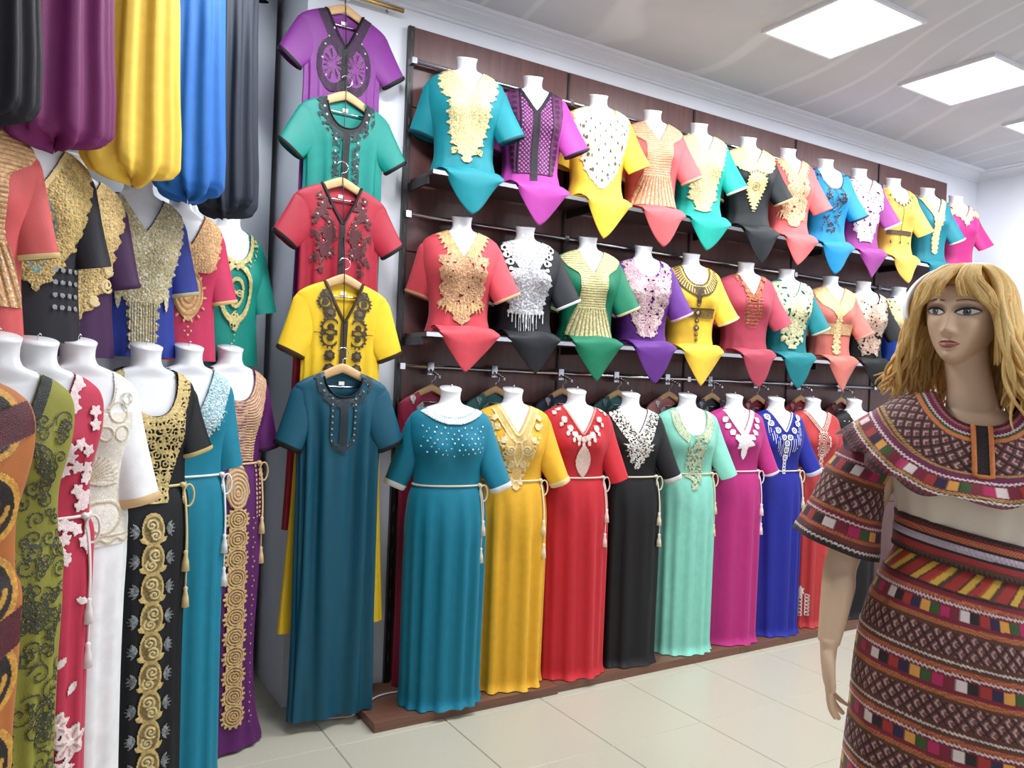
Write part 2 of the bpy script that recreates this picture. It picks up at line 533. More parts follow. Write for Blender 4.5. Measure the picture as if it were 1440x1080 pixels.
class Cv:
    def __init__(s, body, nl, ztop, t1, W=.17, res=.003, t0=.068, x0=None, base=(200, 180, 130)):
        s.b, s.nl, s.ztop, s.res = body, nl, ztop, res
        s.xs = np.arange((-W if x0 is None else x0), W + res / 2, res); s.ts = np.arange(t0, t1, res)
        s.X, s.T = np.meshgrid(s.xs, s.ts); s.A = np.abs(s.X)
        s.m = np.zeros(s.X.shape, bool); s.h = np.zeros(s.X.shape)
        s.c = np.broadcast_to(np.array(base, float), s.X.shape + (3,)).copy()
        s.D = (s.T - nl(s.X)); s.D = np.where(s.D < -.5, 9, s.D)
        # true distance to the neckline curve
        xx = np.linspace(-W, W, 161); yy = nl(xx); ok = yy > 0
        if ok.any():
            P = np.stack([xx[ok], yy[ok]], -1)
            dd = np.full(s.X.shape, 9.0)
            for px_, py_ in P:
                dd = np.minimum(dd, (s.X - px_) ** 2 + (s.T - py_) ** 2)
            s.N = np.sqrt(dd)
        else:
            s.N = np.full(s.X.shape, 9.0)
    def pt(s, mask, col, h=.003, v=.0, seed=5):
        mask = mask & np.ones_like(s.m)
        s.m |= mask
        c = np.array(col, float)
        if v:
            f = 1 + v * (2 * vnoise(s.X, s.T, .006, seed) - 1)
            s.c[mask] = np.clip(c[None] * f[mask][:, None], 0, 255)
        else:
            s.c[mask] = c
        s.h[mask] = h
    def cut(s, mask):
        s.m &= ~mask
    def rg(s, pts, sc=0.0, k=150.0, dx=0.0):
        P = np.array(pts)
        wd = np.interp(s.T, P[:, 0], P[:, 1]) + sc * np.sin(k * s.T + 1.3)
        if sc:
            wd = wd + sc * .7 * np.sin(k * 1.9 * s.T)
        return (np.abs(s.X - dx) < wd) & (s.T >= P[0, 0]) & (s.T <= P[-1, 0])
    def ell(s, cx, ct, rx, rt, rot=0.0, mir=True):
        u = (s.A if mir else s.X) - cx; v = s.T - ct
        c, n = math.cos(rot), math.sin(rot)
        return ((u * c + v * n) / rx) ** 2 + ((-u * n + v * c) / rt) ** 2 < 1
    def leaf(s, cx, ct, L, wd, rot, mir=True):
        """leaf from (cx,ct) along direction rot (0 = down), length L"""
        u = (s.A if mir else s.X) - cx; v = s.T - ct
        c, n = math.cos(rot), math.sin(rot)
        a = (u * n + v * c) / L; b = (u * c - v * n) / wd
        return (a > 0) & (a < 1) & (np.abs(b) < np.sin(np.pi * np.clip(a, 0, 1)) ** .8)
    def stroke(s, pts, wd, mir=True):
        P = np.array(pts, float); u = s.A if mir else s.X
        bb = (u > P[:, 0].min() - wd) & (u < P[:, 0].max() + wd) & (s.T > P[:, 1].min() - wd) & (s.T < P[:, 1].max() + wd)
        out = np.zeros_like(s.m)
        if not bb.any(): return out
        q = np.stack([u[bb], s.T[bb]], -1); d = np.full(len(q), 9.0)
        for a, b in zip(P[:-1], P[1:]):
            ab = b - a; f = np.clip(((q - a) @ ab) / (ab @ ab + 1e-12), 0, 1)
            d = np.minimum(d, np.linalg.norm(q - a - f[:, None] * ab, axis=1))
        out[bb] = d < wd
        return out
    def spiral(s, cx, ct, r, turns=1.6, ph=0.0, sgn=1, wd=.0022, mir=True):
        a = np.linspace(0, 1, int(20 * turns))
        an = ph + sgn * a * turns * 2 * np.pi
        return s.stroke(np.stack([cx + r * (1 - .9 * a) * np.cos(an), ct + r * (1 - .9 * a) * np.sin(an)], -1), wd, mir)
    def ring(s, cx, ct, r, wd, mir=True):
        u = (s.A if mir else s.X) - cx
        return np.abs(np.hypot(u, s.T - ct) - r) < wd
    def dots(s, P, r, mir=False):
        out = np.zeros_like(s.m); u = s.A if mir else s.X
        for x, t in P:
            out |= np.hypot(u - x, s.T - t) < r
        return out
    def build(s, par, m, name='embroidery', gap=.003):
        s.m &= (s.D > 0)
        hw = s.b.half(s.ts)[:, None]
        s.m &= s.A < hw * .955
        if not s.m.any(): return None
        q = s.m[:-1, :-1].astype(int) + s.m[1:, :-1] + s.m[:-1, 1:] + s.m[1:, 1:]
        R, C = s.m.shape
        f = gridfaces(R, C)[(q >= 3).ravel()]
        Y = s.b.front(s.xs, s.ts) - gap - s.h
        V = np.stack([s.X, Y, s.ztop - s.T], -1).reshape(-1, 3)
        cc = s.c.reshape(-1, 3)
        used = np.unique(f); mp = np.full(len(V), -1); mp[used] = np.arange(len(used))
        return mk(name, V[used], mp[f], m, par, col=cc[used])

# ------------------------------------------------------------------ mannequins
# slim half-shell display forms stand close together on the oblique wall
SLIM = dict(sx=.86, sy=.72, backflat=.6, lean=-.025, bust=.018)
def make_bust_mesh(H, pin, shape):
    tt = np.concatenate([np.linspace(0, .06, 9), np.linspace(.065, .13, 16), np.linspace(.14, H, max(8, int((H - .14) / .02)))])
    b = Body(tt, N=48, **shape)
    V = b.verts(H)
    # tilted, slightly dished neck cap
    cap = np.clip(1 - tt / .03, 0, 1)[:, None]
    V[:, :, 2] += cap * (V[:, :, 1] * .28)
    mb = MB().loft(V[::-1], cap=True)
    return mb
def short(desc, n=11):
    w_ = desc.split()[:n]
    while w_[-1] in ('with', 'and', 'the', 'to', 'of', 'a', 'at', 'on', 'between', 'down', 'in', 'by', 'beside', 'behind', 'two', 'high', 'its'):
        w_.pop()
    return ' '.join(w_)
_BUST = {}
def bust(H, loc, rotz, label, group, pin=False, stand=0.0, shape={}):
    """H = torso height; stand = length of pole under it"""
    key = (round(H, 3), pin, round(stand, 3), tuple(sorted(shape.items())))
    if key in _BUST:
        e = copy_tree(_BUST[key]); e.location = loc; e.rotation_euler[2] = rotz
        tag(e, label, 'mannequin', group)
        return e
    e = empty('mannequin_form' if stand else 'mannequin_bust', loc, rotz)
    o = make_bust_mesh(H, pin, shape).build('torso', M_PLASTIC, e)
    o.location = (0, 0, stand)
    if pin:
        p = MB().tube([(0, 0, H + stand - .004), (0, 0, H + stand + .012), (.004, 0, H + stand + .018), (.009, 0, H + stand + .014)], .0016, 6)
        p.build('neck_pin', M_CHROME, e)
    if stand:
        MB().loft(lathe_rings([(.012, 0.012), (.012, stand)], 12)).build('pole', M_CHROME, e)
        MB().loft(lathe_rings([(.085, 0.0), (.085, .006), (.03, .012)], 24)).build('base_plate', M_CHROME, e)
    _BUST[key] = e
    tag(e, label, 'mannequin', group)
    return e

# ------------------------------------------------------------------ sleeves, cuffs, belts
def sleeve_rings(sd, c0, c1, w0, w1, d0, d1, ztop, yend, K=14, n=26, slant=0.0, seed=0, cap=True):
    c0 = np.array(c0); c1 = np.array(c1)
    dv = (c1 - c0) / np.linalg.norm(c1 - c0)
    e1 = np.array([dv[1], -dv[0]]) * np.sign(dv[1])      # in (x,t): pointing out and up
    if e1[0] < 0: e1 = -e1
    a = np.linspace(0, 2 * np.pi, n, endpoint=False)
    rs = np.random.RandomState(seed); ph = rs.rand(3) * 6.28
    rings = []
    ss = np.concatenate([[-.28, -.2, -.1], np.linspace(0, 1, K)]) if cap else np.linspace(0, 1, K)
    for s in ss:
        f = max(s, 0)
        c = c0 + (c1 - c0) * s
        k = 1.0 if s >= 0 else (1 - (s / -.3) ** 2) ** .5
        wv = (w0 + (w1 - w0) * f) * k; dp = (d0 + (d1 - d0) * f) * k
        wr = 1 + .05 * f * np.sin(3 * a + ph[0] + 2 * f) + .03 * f * np.sin(5 * a + ph[1])
        u = np.cos(a) * wv * wr
        x = c[0] + e1[0] * u; t = c[1] + e1[1] * u - slant * f * u
        y = np.sin(a) * dp * wr + yend * f ** 1.3
        rings.append(np.stack([sd * x, y, ztop - t], -1))
    return np.array(rings)

def add_sleeves(par, ztop, sl, m, cuffm, emb=None, seed=0):
    """sl = dict(c1=(x,t), w1, ...)"""
    for sd in (-1, 1):
        if sl.get('only') and sd != sl['only']: continue
        ye = sl.get('yr', -.07) if sd > 0 else sl.get('yl', .03)
        rg = sleeve_rings(sd, sl.get('c0', (.125, .185)), (sl.get('c1', (.216, .38)) if sd > 0 else sl.get('c1l', sl.get('c1', (.188, .38)))), sl.get('w0', .078), sl.get('w1', .064),
                          sl.get('d0', .05), sl.get('d1', .036), ztop, ye, seed=seed + sd + 7, slant=sl.get('slant', 0))
        so = MB().loft(rg, cap=False).build('sleeve', m, par)
        if cuffm is not None:
            k = sl.get('cuffn', 1)
            e = rg[-1 - k:]
            c = e.mean(1, keepdims=True)
            ex = c + (e - c) * 1.06
            # turn the rim inward so the cuff has thickness
            dn = (e[-1].mean(0) - e[-2].mean(0)); dn /= np.linalg.norm(dn)
            rim = c[-1] + (e[-1] - c[-1]) * .9 + dn * .004
            if k == 1 and sl.get('cufft', .6) < 1:
                ex[0] = ex[0] + (ex[1] - ex[0]) * (1 - sl.get('cufft', .6))
            MB().loft(np.concatenate([ex, rim[None]]), cap=False).build('cuff', cuffm, so)

def add_belt(par, body, t, ztop, m, ang=.75, drop=(.30, .42), side=1, r=.0045, tassel=True, loop=True):
    i = np.clip(np.searchsorted(body.tt, t) - 1, 0, len(body.tt) - 2)
    f = (t - body.tt[i]) / (body.tt[i + 1] - body.tt[i])
    x = body.x[i] * (1 - f) + body.x[i + 1] * f; y = body.y[i] * (1 - f) + body.y[i + 1] * f
    P = np.stack([x * 1.02, y * 1.03, np.full_like(x, ztop - t)], -1)
    bo = MB().tube(P, r, 6, closed=True).build('belt_cord', m, par)
    hw = x.max() * ang * side
    fx = np.array([hw]); y0 = body.front(fx, np.array([t]))[0, 0] - .01
    kn = MB()
    kn.loft(lathe_rings([(.002, -.009), (.009, -.005), (.011, 0), (.009, .006), (.002, .009)], 10) + np.array([hw, y0, ztop - t]))
    if loop:
        a = np.linspace(0, 2 * np.pi, 20)
        kn.tube(np.stack([hw + side * (.018 + .018 * -np.cos(a)), y0 - .006 + 0 * a, ztop - t - .035 + .035 * np.cos(a) * 0 + .04 * np.sin(a) * .9], -1), .0035, 6)
    for q, d in enumerate(drop):
        ts = np.linspace(t, t + d, 16)
        xx = hw + side * (.006 * q + .012 * np.sin(np.linspace(0, 2, 16)))
        yy = np.array([min(body.front(np.array([min(abs(v), body.half(tv) * .94) * np.sign(v)]), np.array([tv]))[0, 0], 9) for v, tv in zip(xx, ts)]) - .008
        yy = np.minimum.accumulate(yy) if False else yy
        pts = np.stack([xx, yy, ztop - ts], -1)
        kn.tube(pts, .0028, 6)
        if tassel:
            tp = pts[-1]
            tm = MB().loft(lathe_rings([(.002, .008), (.008, .002), (.006, -.008), (.011, -.03), (.014, -.06), (.002, -.061)], 10) + tp)
            tm.build('tassel', m, bo)
    kn.build('knot', m, bo)
    return bo

def draped_hem(par, m, yf, xl, xr, xt, L, body, H, seed=0, zb=.0, rz=0.0):
    """cloth that falls forward over the shelf edge into a hanging point"""
    U, Vn = 33, 26
    u = np.linspace(0, 1, U)
    rs = np.random.RandomState(seed); ph = rs.rand(4) * 6.28
    tw = H - .035
    hw = min(body.half(np.array([tw]))[0] * .9, .135)
    xw = np.linspace(-hw, hw, U)
    yw = body.front(xw, np.array([tw]))[0] - .004
    xw, yw = xw * math.cos(rz) - yw * math.sin(rz), xw * math.sin(rz) + yw * math.cos(rz)
    xe = xl + (xr - xl) * u
    ut = (xt - xl) / (xr - xl)
    D = np.where(u < ut, u / ut, (1 - u) / (1 - ut))
    D = .02 + L * np.sin(D * np.pi / 2) ** .55 * D ** .45
    rows = []
    for v in np.linspace(0, 1, Vn):
        if v < .35:
            s = v / .35; e = s * s * (3 - 2 * s)
            x = xw * (1 - s) + xe * s
            y = yw * (1 - s) + yf * s
            z = (.035 * (1 - e) + .010 * e) + .010 * np.sin(np.pi * s) * (1 + .5 * np.sin(9 * u + ph[0]))
        else:
            s = (v - .35) / .65
            x = xe + .006 * np.sin(7 * u + ph[1]) * s + (xt - xe) * .10 * s
            y = yf - .008 * np.sin(np.pi * min(s * 3, 1) / 2) - .006 * np.sin(8 * u + ph[2]) * s + .02 * s
            z = .010 - D * s - .006 * (s > 0)
        rows.append(np.stack([x, y + 0 * u, z + 0 * u + zb], -1))
    R = np.array(rows)
    c_, s_ = math.cos(-rz), math.sin(-rz)
    R = np.stack([R[..., 0] * c_ - R[..., 1] * s_, R[..., 0] * s_ + R[..., 1] * c_, R[..., 2]], -1)
    o = mk('draped_hem', R.reshape(-1, 3), gridfaces(Vn, U), m, par)
    so = o.modifiers.new('thickness', 'SOLIDIFY'); so.thickness = .004; so.offset = 1
    return o

# ------------------------------------------------------------------ garments
def tunic(label, group, loc, H, color, neck, emb=None, metal=False, cuff=None, sl=None, hem=None, rotz=0.0, seed=0,
          long=0.0, edge=None, res=.003, name='tunic', t1=None, W=.17, cat='blouse', shape={}):
    e = tag(empty(name, loc, rotz), label, cat, group)
    m = cloth(color)
    tend = H - .012 + long
    tt = np.concatenate([np.linspace(.066, .13, 18), np.linspace(.138, tend, int((tend - .138) / .011))])
    pa, pb = P_A, P_B
    if long:
        pa = [p for p in P_A if p[0] < .35] + [(.45, .142), (.6, .152), (1.0, .16)]
        pb = [p for p in P_B if p[0] < .35] + [(.45, .085), (.6, .088), (1.0, .09)]
    b = Body(tt, N=80, off=.006, pa=pa, pb=pb, folds=(.022, 11, .33), seed=seed, **shape)
    V = b.verts(H).reshape(-1, 3)
    nl = neckfun(*neck)
    x, y, t = V[:, 0], V[:, 1], H - V[:, 2]
    n = nl(x)
    val = np.where(y < .012, t - n, t - np.where(np.abs(x) < neck[1], .072, -1))
    V2, F2 = clip_mesh(V, gridfaces(len(tt), 80, True), np.where(n < 0, 1.0, val))
    mk('bodice', V2, F2, m, e)
    add_sleeves(e, H, sl or {}, m, cloth(cuff) if cuff else None, seed=seed)
    if hem:
        draped_hem(e, m, *hem, body=b, H=H, seed=seed, rz=rotz)
    if edge:
        xx = np.linspace(-neck[1] * .985, neck[1] * .985, 60); ts = np.maximum(nl(xx), .07)
        ok = ts > 0; xx, ts = xx[ok], ts[ok]
        yy = np.array([b.front(np.array([a]), np.array([c]))[0, 0] for a, c in zip(xx, ts)])
        MB().tube(np.stack([xx, yy - .001, H - ts], -1), .0032, 6).build('neck_trim', cloth(edge), e)
    if emb:
        cv = Cv(b, nl, H, t1 or (H - .02), W=W, res=res)
        emb(cv)
        cv.build(e, M_METAL_THREAD if metal else M_THREAD)
    return e, b

def long_dress(label, group, loc, H, color, neck, emb=None, metal=False, cuff=None, sl=None, rotz=0.0, seed=0, hemz=.0,
               belt=None, beltc=None, res=.003, edge=None, name='maxi_dress', tw=.425, wid=1.0, emb2=None, t1=.62, W=.17, folds=.03, cuffn=1, cat='dress', x0=None, flare=.0, shape=dict(backflat=.78), hemb=.14):
    """H = neck top above the object's origin; hem at hemz"""
    e = tag(empty(name, loc, rotz), label, cat, group)
    m = cloth(color)
    tend = H - hemz
    pa = [p for p in P_A if p[0] < .40] + [(tw, .146), (tw + .03, .158), (tw + .12, .182 * (.4 + .6 * wid)), (tw + .3, .19 * wid), (tend - .06, .187 * wid + flare * .6), (tend - .012, .193 * wid + flare), (tend, .196 * wid + flare)]
    pb = [p for p in P_B if p[0] < .40] + [(tw, .085), (tw + .03, .094), (tw + .12, .112), (tw + .3, .118), (tend - .06, .118), (tend - .015, .45 * hemb + .065), (tend, hemb)]
    tt = np.concatenate([np.linspace(.066, .13, 18), np.linspace(.138, tw, 24), np.linspace(tw + .012, tend - .08, 62), np.linspace(tend - .07, tend, 10)])
    N = 112
    b = Body(tt, N=N, off=.008, pa=pa, pb=pb, folds=(folds, 13, tw + .01, 2.4), seed=seed, **shape)
    V = b.verts(H).reshape(-1, 3)
    nl = neckfun(*neck)
    x, y, t = V[:, 0], V[:, 1], H - V[:, 2]
    n = nl(x)
    val = np.where(y < .012, t - n, t - np.where(np.abs(x) < neck[1], .072, -1))
    V2, F2 = clip_mesh(V, gridfaces(len(tt), N, True), np.where(n < 0, 1.0, val))
    mk('gown', V2, F2, m, e)
    add_sleeves(e, H, sl or dict(c1=(.235, .44), w1=.052), m, cloth(cuff) if cuff else None, seed=seed)
    if edge:
        xx = np.linspace(-neck[1] * .985, neck[1] * .985, 60); ts = np.maximum(nl(xx), .07)
        yy = np.array([b.front(np.array([a]), np.array([c]))[0, 0] for a, c in zip(xx, ts)])
        MB().tube(np.stack([xx, yy - .001, H - ts], -1), .0032, 6).build('neck_trim', cloth(edge), e)
    if emb:
        cv = Cv(b, nl, H, t1, W=W, res=res)
        emb(cv)
        cv.build(e, M_METAL_THREAD if metal else M_THREAD)
    if emb2:
        cv = Cv(b, nl, H, tend - .02, W=emb2[1], res=res, t0=emb2[2], x0=emb2[3] if len(emb2) > 3 else None)
        emb2[0](cv)
        cv.build(e, M_METAL_THREAD if metal else M_THREAD, 'skirt_embroidery')
    if belt is not None:
        add_belt(e, b, tw, H, cloth(beltc) if beltc else M_CORD, **belt)
    return e, b

def hanger(loc, label, group, span=.168, rotz=0.0, wide=1.0, proto=[None]):
    if proto[0] is None:
        e = empty('clothes_hanger', loc, rotz)
        s = np.linspace(-1, 1, 31)
        z = -.012 - .088 * np.abs(s) ** 1.15
        P = np.stack([span * s, 0 * s, z], -1)
        rr = .0062 - .002 * np.abs(s)
        MB().tube(P, rr, 12, flat=2.9).build('wooden_arms', M_HANGER, e)
        MB().tube([(-.135, 0, -.085), (.135, 0, -.085)], .0035, 8).build('trouser_bar', M_CHROME, e)
        a = np.linspace(-.4, math.pi * 1.15, 16)
        P = [(0, 0, -.015), (0, 0, .03)] + [(.018 - .018 * math.cos(math.pi - q) - .0 - .018, 0, .055 + .022 * math.sin(q - .6)) for q in []]
        hk = [(0, 0, -.015), (0, 0, .022)] + [(.022 * math.sin(q) , 0, .044 - .022 * math.cos(q)) for q in np.linspace(.25, 4.3, 16)]
        MB().tube(hk, .002, 6).build('hook', M_CHROME, e)
        proto[0] = e
    else:
        e = copy_tree(proto[0]); e.location = loc; e.rotation_euler[2] = rotz
    e.scale = (wide, 1, 1 + (wide - 1) * .6)
    return tag(e, label, 'hanger', group)

K_A = [(0, .04), (.02, .062), (.03, .078), (.045, .118), (.07, .17), (.098, .198), (.14, .197), (.25, .178), (.4, .17), (.7, .166), (1.1, .164), (1.6, .168)]
def kaftan(label, group, loc, color, trim, neck, L, emb=None, sl=None, seed=0, depth=.02, rotz=0.0, cuff=True, tagc=True, name='kaftan', W=.16, t1=.5, res=.003, hem_wide=1.0, metal=False, fold=.05, ws=1.0):
    """origin = apex of the hanger arms (t = 0 at origin)"""
    e = tag(empty(name, loc, rotz), label, 'dress', group)
    m = cloth(color, .42, .15)
    ka = [(t, a * (1 if t < .03 else ws) * (1 if t < .4 else 1 + (hem_wide - 1) * (t - .4))) for t, a in K_A]
    kb = [(0, .011), (.03, .012), (.06, depth * .75), (.12, depth), (.4, depth * 1.05), (1.6, depth * 1.1)]
    tt = np.concatenate([np.linspace(.018, .12, 26), np.linspace(.13, .5, 28), np.linspace(.52, L, 50)])
    N = 112
    b = Body(tt, N=N, pa=ka, pb=kb, bust=0.0, n=2.6, folds=(fold, 11, .10, 6.5), seed=seed, backflat=.5)
    V = b.verts(0).reshape(-1, 3)
    nl = neckfun(*neck, t0=.028)
    x, y, t = V[:, 0], V[:, 1], -V[:, 2]
    n = nl(x)
    val = np.where(y < .0, t - n, t - np.where(np.abs(x) < neck[1], .035, -1))
    V2, F2 = clip_mesh(V, gridfaces(len(tt), N, True), np.where(n < 0, 1.0, val))
    mk('gown', V2, F2, m, e)
    s2 = dict(c0=(.135, .148), c1=(.232, .30), w0=.085, w1=.062, d0=depth * .8, d1=depth * 1.1, yr=-.012, yl=-.012, cufft=.9)
    s2.update(sl or {})
    add_sleeves(e, 0.0, s2, m, cloth(trim) if cuff else None, seed=seed)
    if trim is not None:
        xx = np.linspace(-neck[1] * .98, neck[1] * .98, 60); ts = np.maximum(nl(xx), .03)
        yy = np.array([b.front(np.array([a]), np.array([c]))[0, 0] for a, c in zip(xx, ts)])
        MB().tube(np.stack([xx, yy - .002, -ts], -1), .0085, 8, flat=.45).build('neck_trim', cloth(trim), e)
    if tagc:
        MB().box(-.012, .012, depth * .3 - .003, depth * .3 - .001, -.085, -.07).build('size_label', mat('label_white', (235, 235, 230), .6), e, smooth=False)
    if emb:
        cv = Cv(b, nl, 0.0, t1, W=W, res=res, t0=.03)
        emb(cv)
        cv.build(e, M_METAL_THREAD if metal else M_THREAD)
    return e, b
# ------------------------------------------------------------------ embroidery designs (x, t in metres on the garment front)
def mixc(a, b, f):
    return tuple(a[i] * (1 - f) + b[i] * f for i in range(3))

def rich(cv, m, c1, c2, sc=.011, seed=3, h=.003, hole=None):
    """dense cord-work: cells of one thread, outlined in another"""
    d, d2 = cells(cv.X, cv.T, sc, seed)
    cv.pt(m, c1, h, .22, seed)
    cv.pt(m & ((d2 - d) < .16), c2, h * 1.6, .15, seed + 1)
    cv.pt(m & (d < .2), mixc(c1, (255, 250, 225), .45), h * 2, .1, seed)
    if hole is not None:
        q = m & (vnoise(cv.X, cv.T, sc * 1.3, seed + 9) < hole)
        cv.cut(q)

def lattice(cv, m, c, p=.017, wd=.2, h=.005):
    a = np.abs(((cv.X + cv.T) / p) % 1 - .5); b = np.abs(((cv.X - cv.T) / p) % 1 - .5)
    cv.pt(m & ((a > .5 - wd / 2) | (b > .5 - wd / 2)), c, h, .1)

def big(pts, c1, c2, sc=.006, k=170, lat=None, curls=(), hole=None, seed=3, cell=.011, tails=None, extra=None):
    def f(cv):
        m = cv.rg(pts, sc, k)
        rich(cv, m, c1, c2, cell, seed, hole=hole)
        if lat: lattice(cv, m & (cv.T < lat), mixc(c1, (255, 255, 230), .35))
        for cx, ct, r in curls:
            cv.pt(cv.spiral(cx, ct, r, 1.7, 1.0, 1, .0035), c2, .006, .1)
        if tails:
            for x, t, L in tails:
                cv.pt(cv.leaf(x, t, L, .006, 0), c1, .004, .2)
        if extra: extra(cv)
    return f

GOLD = (208, 186, 122); PALE = (222, 212, 160); DGOLD = (160, 132, 78); PEACH = (232, 180, 138); CREAM = (236, 226, 200)
SILV = (196, 196, 200); WHITE = (238, 236, 232)

def d_net(cv):
    bl = (22, 16, 30)
    m = cv.rg([(.07, .135), (.2, .14), (.3, .125), (.42, .115), (.5, .10)])
    cv.pt(m, (96, 28, 84), .001, .15)
    q = m & (cv.A < .075) & (cv.A > .02)
    cv.pt(q, (60, 16, 56), .0015, .1)
    a = ((cv.X + cv.T) / .020) % 1; b = ((cv.X - cv.T) / .020) % 1
    cv.pt(q & (np.abs(a - .5) < .27) & (np.abs(b - .5) < .27), (205, 110, 190), .003, .15)
    cv.pt(m & (cv.A > .085) & (np.abs((cv.T / .03) % 1 - .5) < .3) & (np.abs(cv.A - .105) < .011), (50, 14, 50), .003, .2)
    cv.pt(m & (np.abs(cv.A - .08) < .004), bl, .004)
    cv.pt(cv.N < .018, bl, .005)
    cv.pt((cv.A < .018) & (cv.T > .2), bl, .005)

def d_almond(cv):
    m = cv.rg([(.07, .155), (.18, .15), (.28, .125), (.36, .11), (.42, .085), (.48, .04), (.505, .005)], .004, 140)
    cv.pt(m, (236, 226, 205), .002, .06)
    for r in range(9):
        n = 4 + r
        for i in range(n):
            an = (-1 + 2 * (i + .5) / n) * 1.25
            R = .10 + .033 * r
            x, t = math.sin(an) * R * .85, .085 + math.cos(an) * R * 1.0 if False else (.07 + R * math.cos(an * .8) * 1.02)
            if abs(x) < .13:
                cv.pt(m & cv.leaf(x, t, .022 - .0008 * r, .0042, an * .4 + .25, False), (70, 62, 50), .003)
    for x, t in [(-.11, .2), (.11, .22), (-.1, .26), (.095, .29), (-.08, .34), (.07, .37), (-.05, .41), (.03, .43), (0, .46)]:
        cv.pt(m & cv.ell(x, t, .008, .010, 0, False), (96, 86, 70), .003, .3)

def d_pleat(c1, c2, dark):
    def f(cv):
        bib = cv.rg([(.07, .165), (.13, .16), (.17, .13), (.2, .085), (.215, .075)])
        mid = cv.rg([(.2, .078), (.3, .072), (.36, .075), (.385, .085)])
        fan = cv.rg([(.38, .085), (.43, .105), (.50, .125), (.535, .13)])
        for m in (bib, mid):
            cv.pt(m, c1, .003, .12)
            cv.pt(m & (np.abs((cv.T / .0125) % 1 - .5) < .13), dark, .001, .1)
        an = np.arctan2(cv.X, cv.T - .20)
        cv.pt(fan, c2, .003, .15)
        cv.pt(fan & (np.abs((an / .075) % 1 - .5) < .15), dark, .0005, .1)
        cv.pt(fan & (np.abs((an / .075) % 1) < .2) & (vnoise(cv.X, cv.T, .004, 8) > .6), (250, 240, 215), .005)
        cv.pt(bib & (cv.T > .165) & ~cv.rg([(.07, .16), (.13, .155), (.17, .125), (.2, .08), (.215, .07)]), c2, .005)
    return f

def d_pendant(cv):
    m = cv.rg([(.07, .15), (.15, .15), (.2, .13), (.235, .085), (.25, .03)], .005, 200)
    rich(cv, m, PALE, GOLD, .013, 4)
    q = cv.rg([(.23, .04), (.28, .065), (.33, .06), (.38, .04), (.43, .018), (.46, .003)], .007, 330)
    rich(cv, q, GOLD, PALE, .01, 6)
    cv.pt(cv.ring(0, .315, .022, .004, False), DGOLD, .006); cv.pt(cv.ell(0, .315, .012, .014, 0, False), (150, 130, 90), .006)
    cv.pt(cv.dots([(a * .018, .225 + .006 * abs(a)) for a in range(-3, 4)], .008), (120, 110, 90), .006)

def d_necklace(cv):
    bl = (54, 44, 34)
    cv.pt((cv.N < .004), bl, .004)
    cv.pt(cv.stroke([(0, .18), (0, .40)], .0025, False), bl, .003)
    for i in range(15):
        x = -.085 + i * .0122
        cv.pt(cv.ell(x, .205 - 9 * x * x + .0, .0065, .010, 0, False), (245, 232, 190) if i % 2 else (90, 72, 44), .005)
    cv.pt(cv.rg([(.375, .1), (.405, .1)]), (78, 60, 44), .003, .2)
    for x in (-.07, 0, .07):
        cv.pt(cv.stroke([(x, .405), (x, .45)], .003, False), bl, .003); cv.pt(cv.ell(x, .455, .007, .011, 0, False), bl, .005)
    m = (cv.N < .05) & (cv.N > .025)
    cv.pt(m & (vnoise(cv.X, cv.T, .01, 5) > .62), (200, 150, 70), .003, .1)

def d_vstrip(c1, c2):
    def f(cv):
        cv.pt(cv.N < .045, c1, .003, .15)
        rich(cv, (cv.N < .04) & (vnoise(cv.X, cv.T, .02, 3) > .35), c1, c2, .012, 5)
        rich(cv, cv.rg([(.2, .05), (.26, .04), (.3, .028), (.4, .03), (.47, .022), (.495, .005)], .004, 200), c1, c2, .010, 7)
    return f

def d_feather(c1, c2, n=26):
    def f(cv):
        m = cv.N < .035
        rich(cv, m, c1, c2, .011, 5)
        for i in range(n):
            x = -.125 + .25 * i / (n - 1)
            t = cv.nl(np.array([min(abs(x), .06)]))[0]
            t = max(t, .10) + .01
            cv.pt(cv.leaf(x, t, .055 + .025 * ((i * 7) % 5) / 4, .008, x * 4.0, False), c1 if i % 2 else c2, .004, .15)
    return f

def d_copper(cv):
    c1, c2 = (184, 104, 60), (150, 78, 50)
    m = (cv.N < .035)
    rich(cv, m, c1, c2, .012, 5, hole=.28)
    q = cv.rg([(.2, .055), (.3, .06), (.35, .05), (.39, .03), (.405, .004)])
    cv.pt(q & (np.abs((cv.T / .02) % 1 - .5) < .18), c1, .003, .2)
    cv.pt(q & (np.abs(cv.A - .03) < .003), c1, .003); cv.pt(q & (vnoise(cv.X, cv.T, .008, 4) > .66), c2, .003)

def d_biscuit(cv):
    c1, c2 = (236, 200, 140), (216, 176, 118)
    bib = cv.rg([(.07, .15), (.15, .145), (.2, .11), (.24, .05), (.27, .022)])
    cv.pt(bib, c1, .002, .08); cv.pt(cv.N < .012, c2, .004, .2)
    cv.pt(cv.rg([(.25, .02), (.32, .022)]), c1, .002, .1)
    cv.pt(cv.rg([(.315, .125), (.385, .125)]) & (cv.X < .12), (222, 180, 130), .002, .1)
    rich(cv, cv.rg([(.22, .018), (.4, .022), (.46, .03), (.5, .026), (.515, .005)], .005, 190), (240, 214, 160), c2, .009, 4)

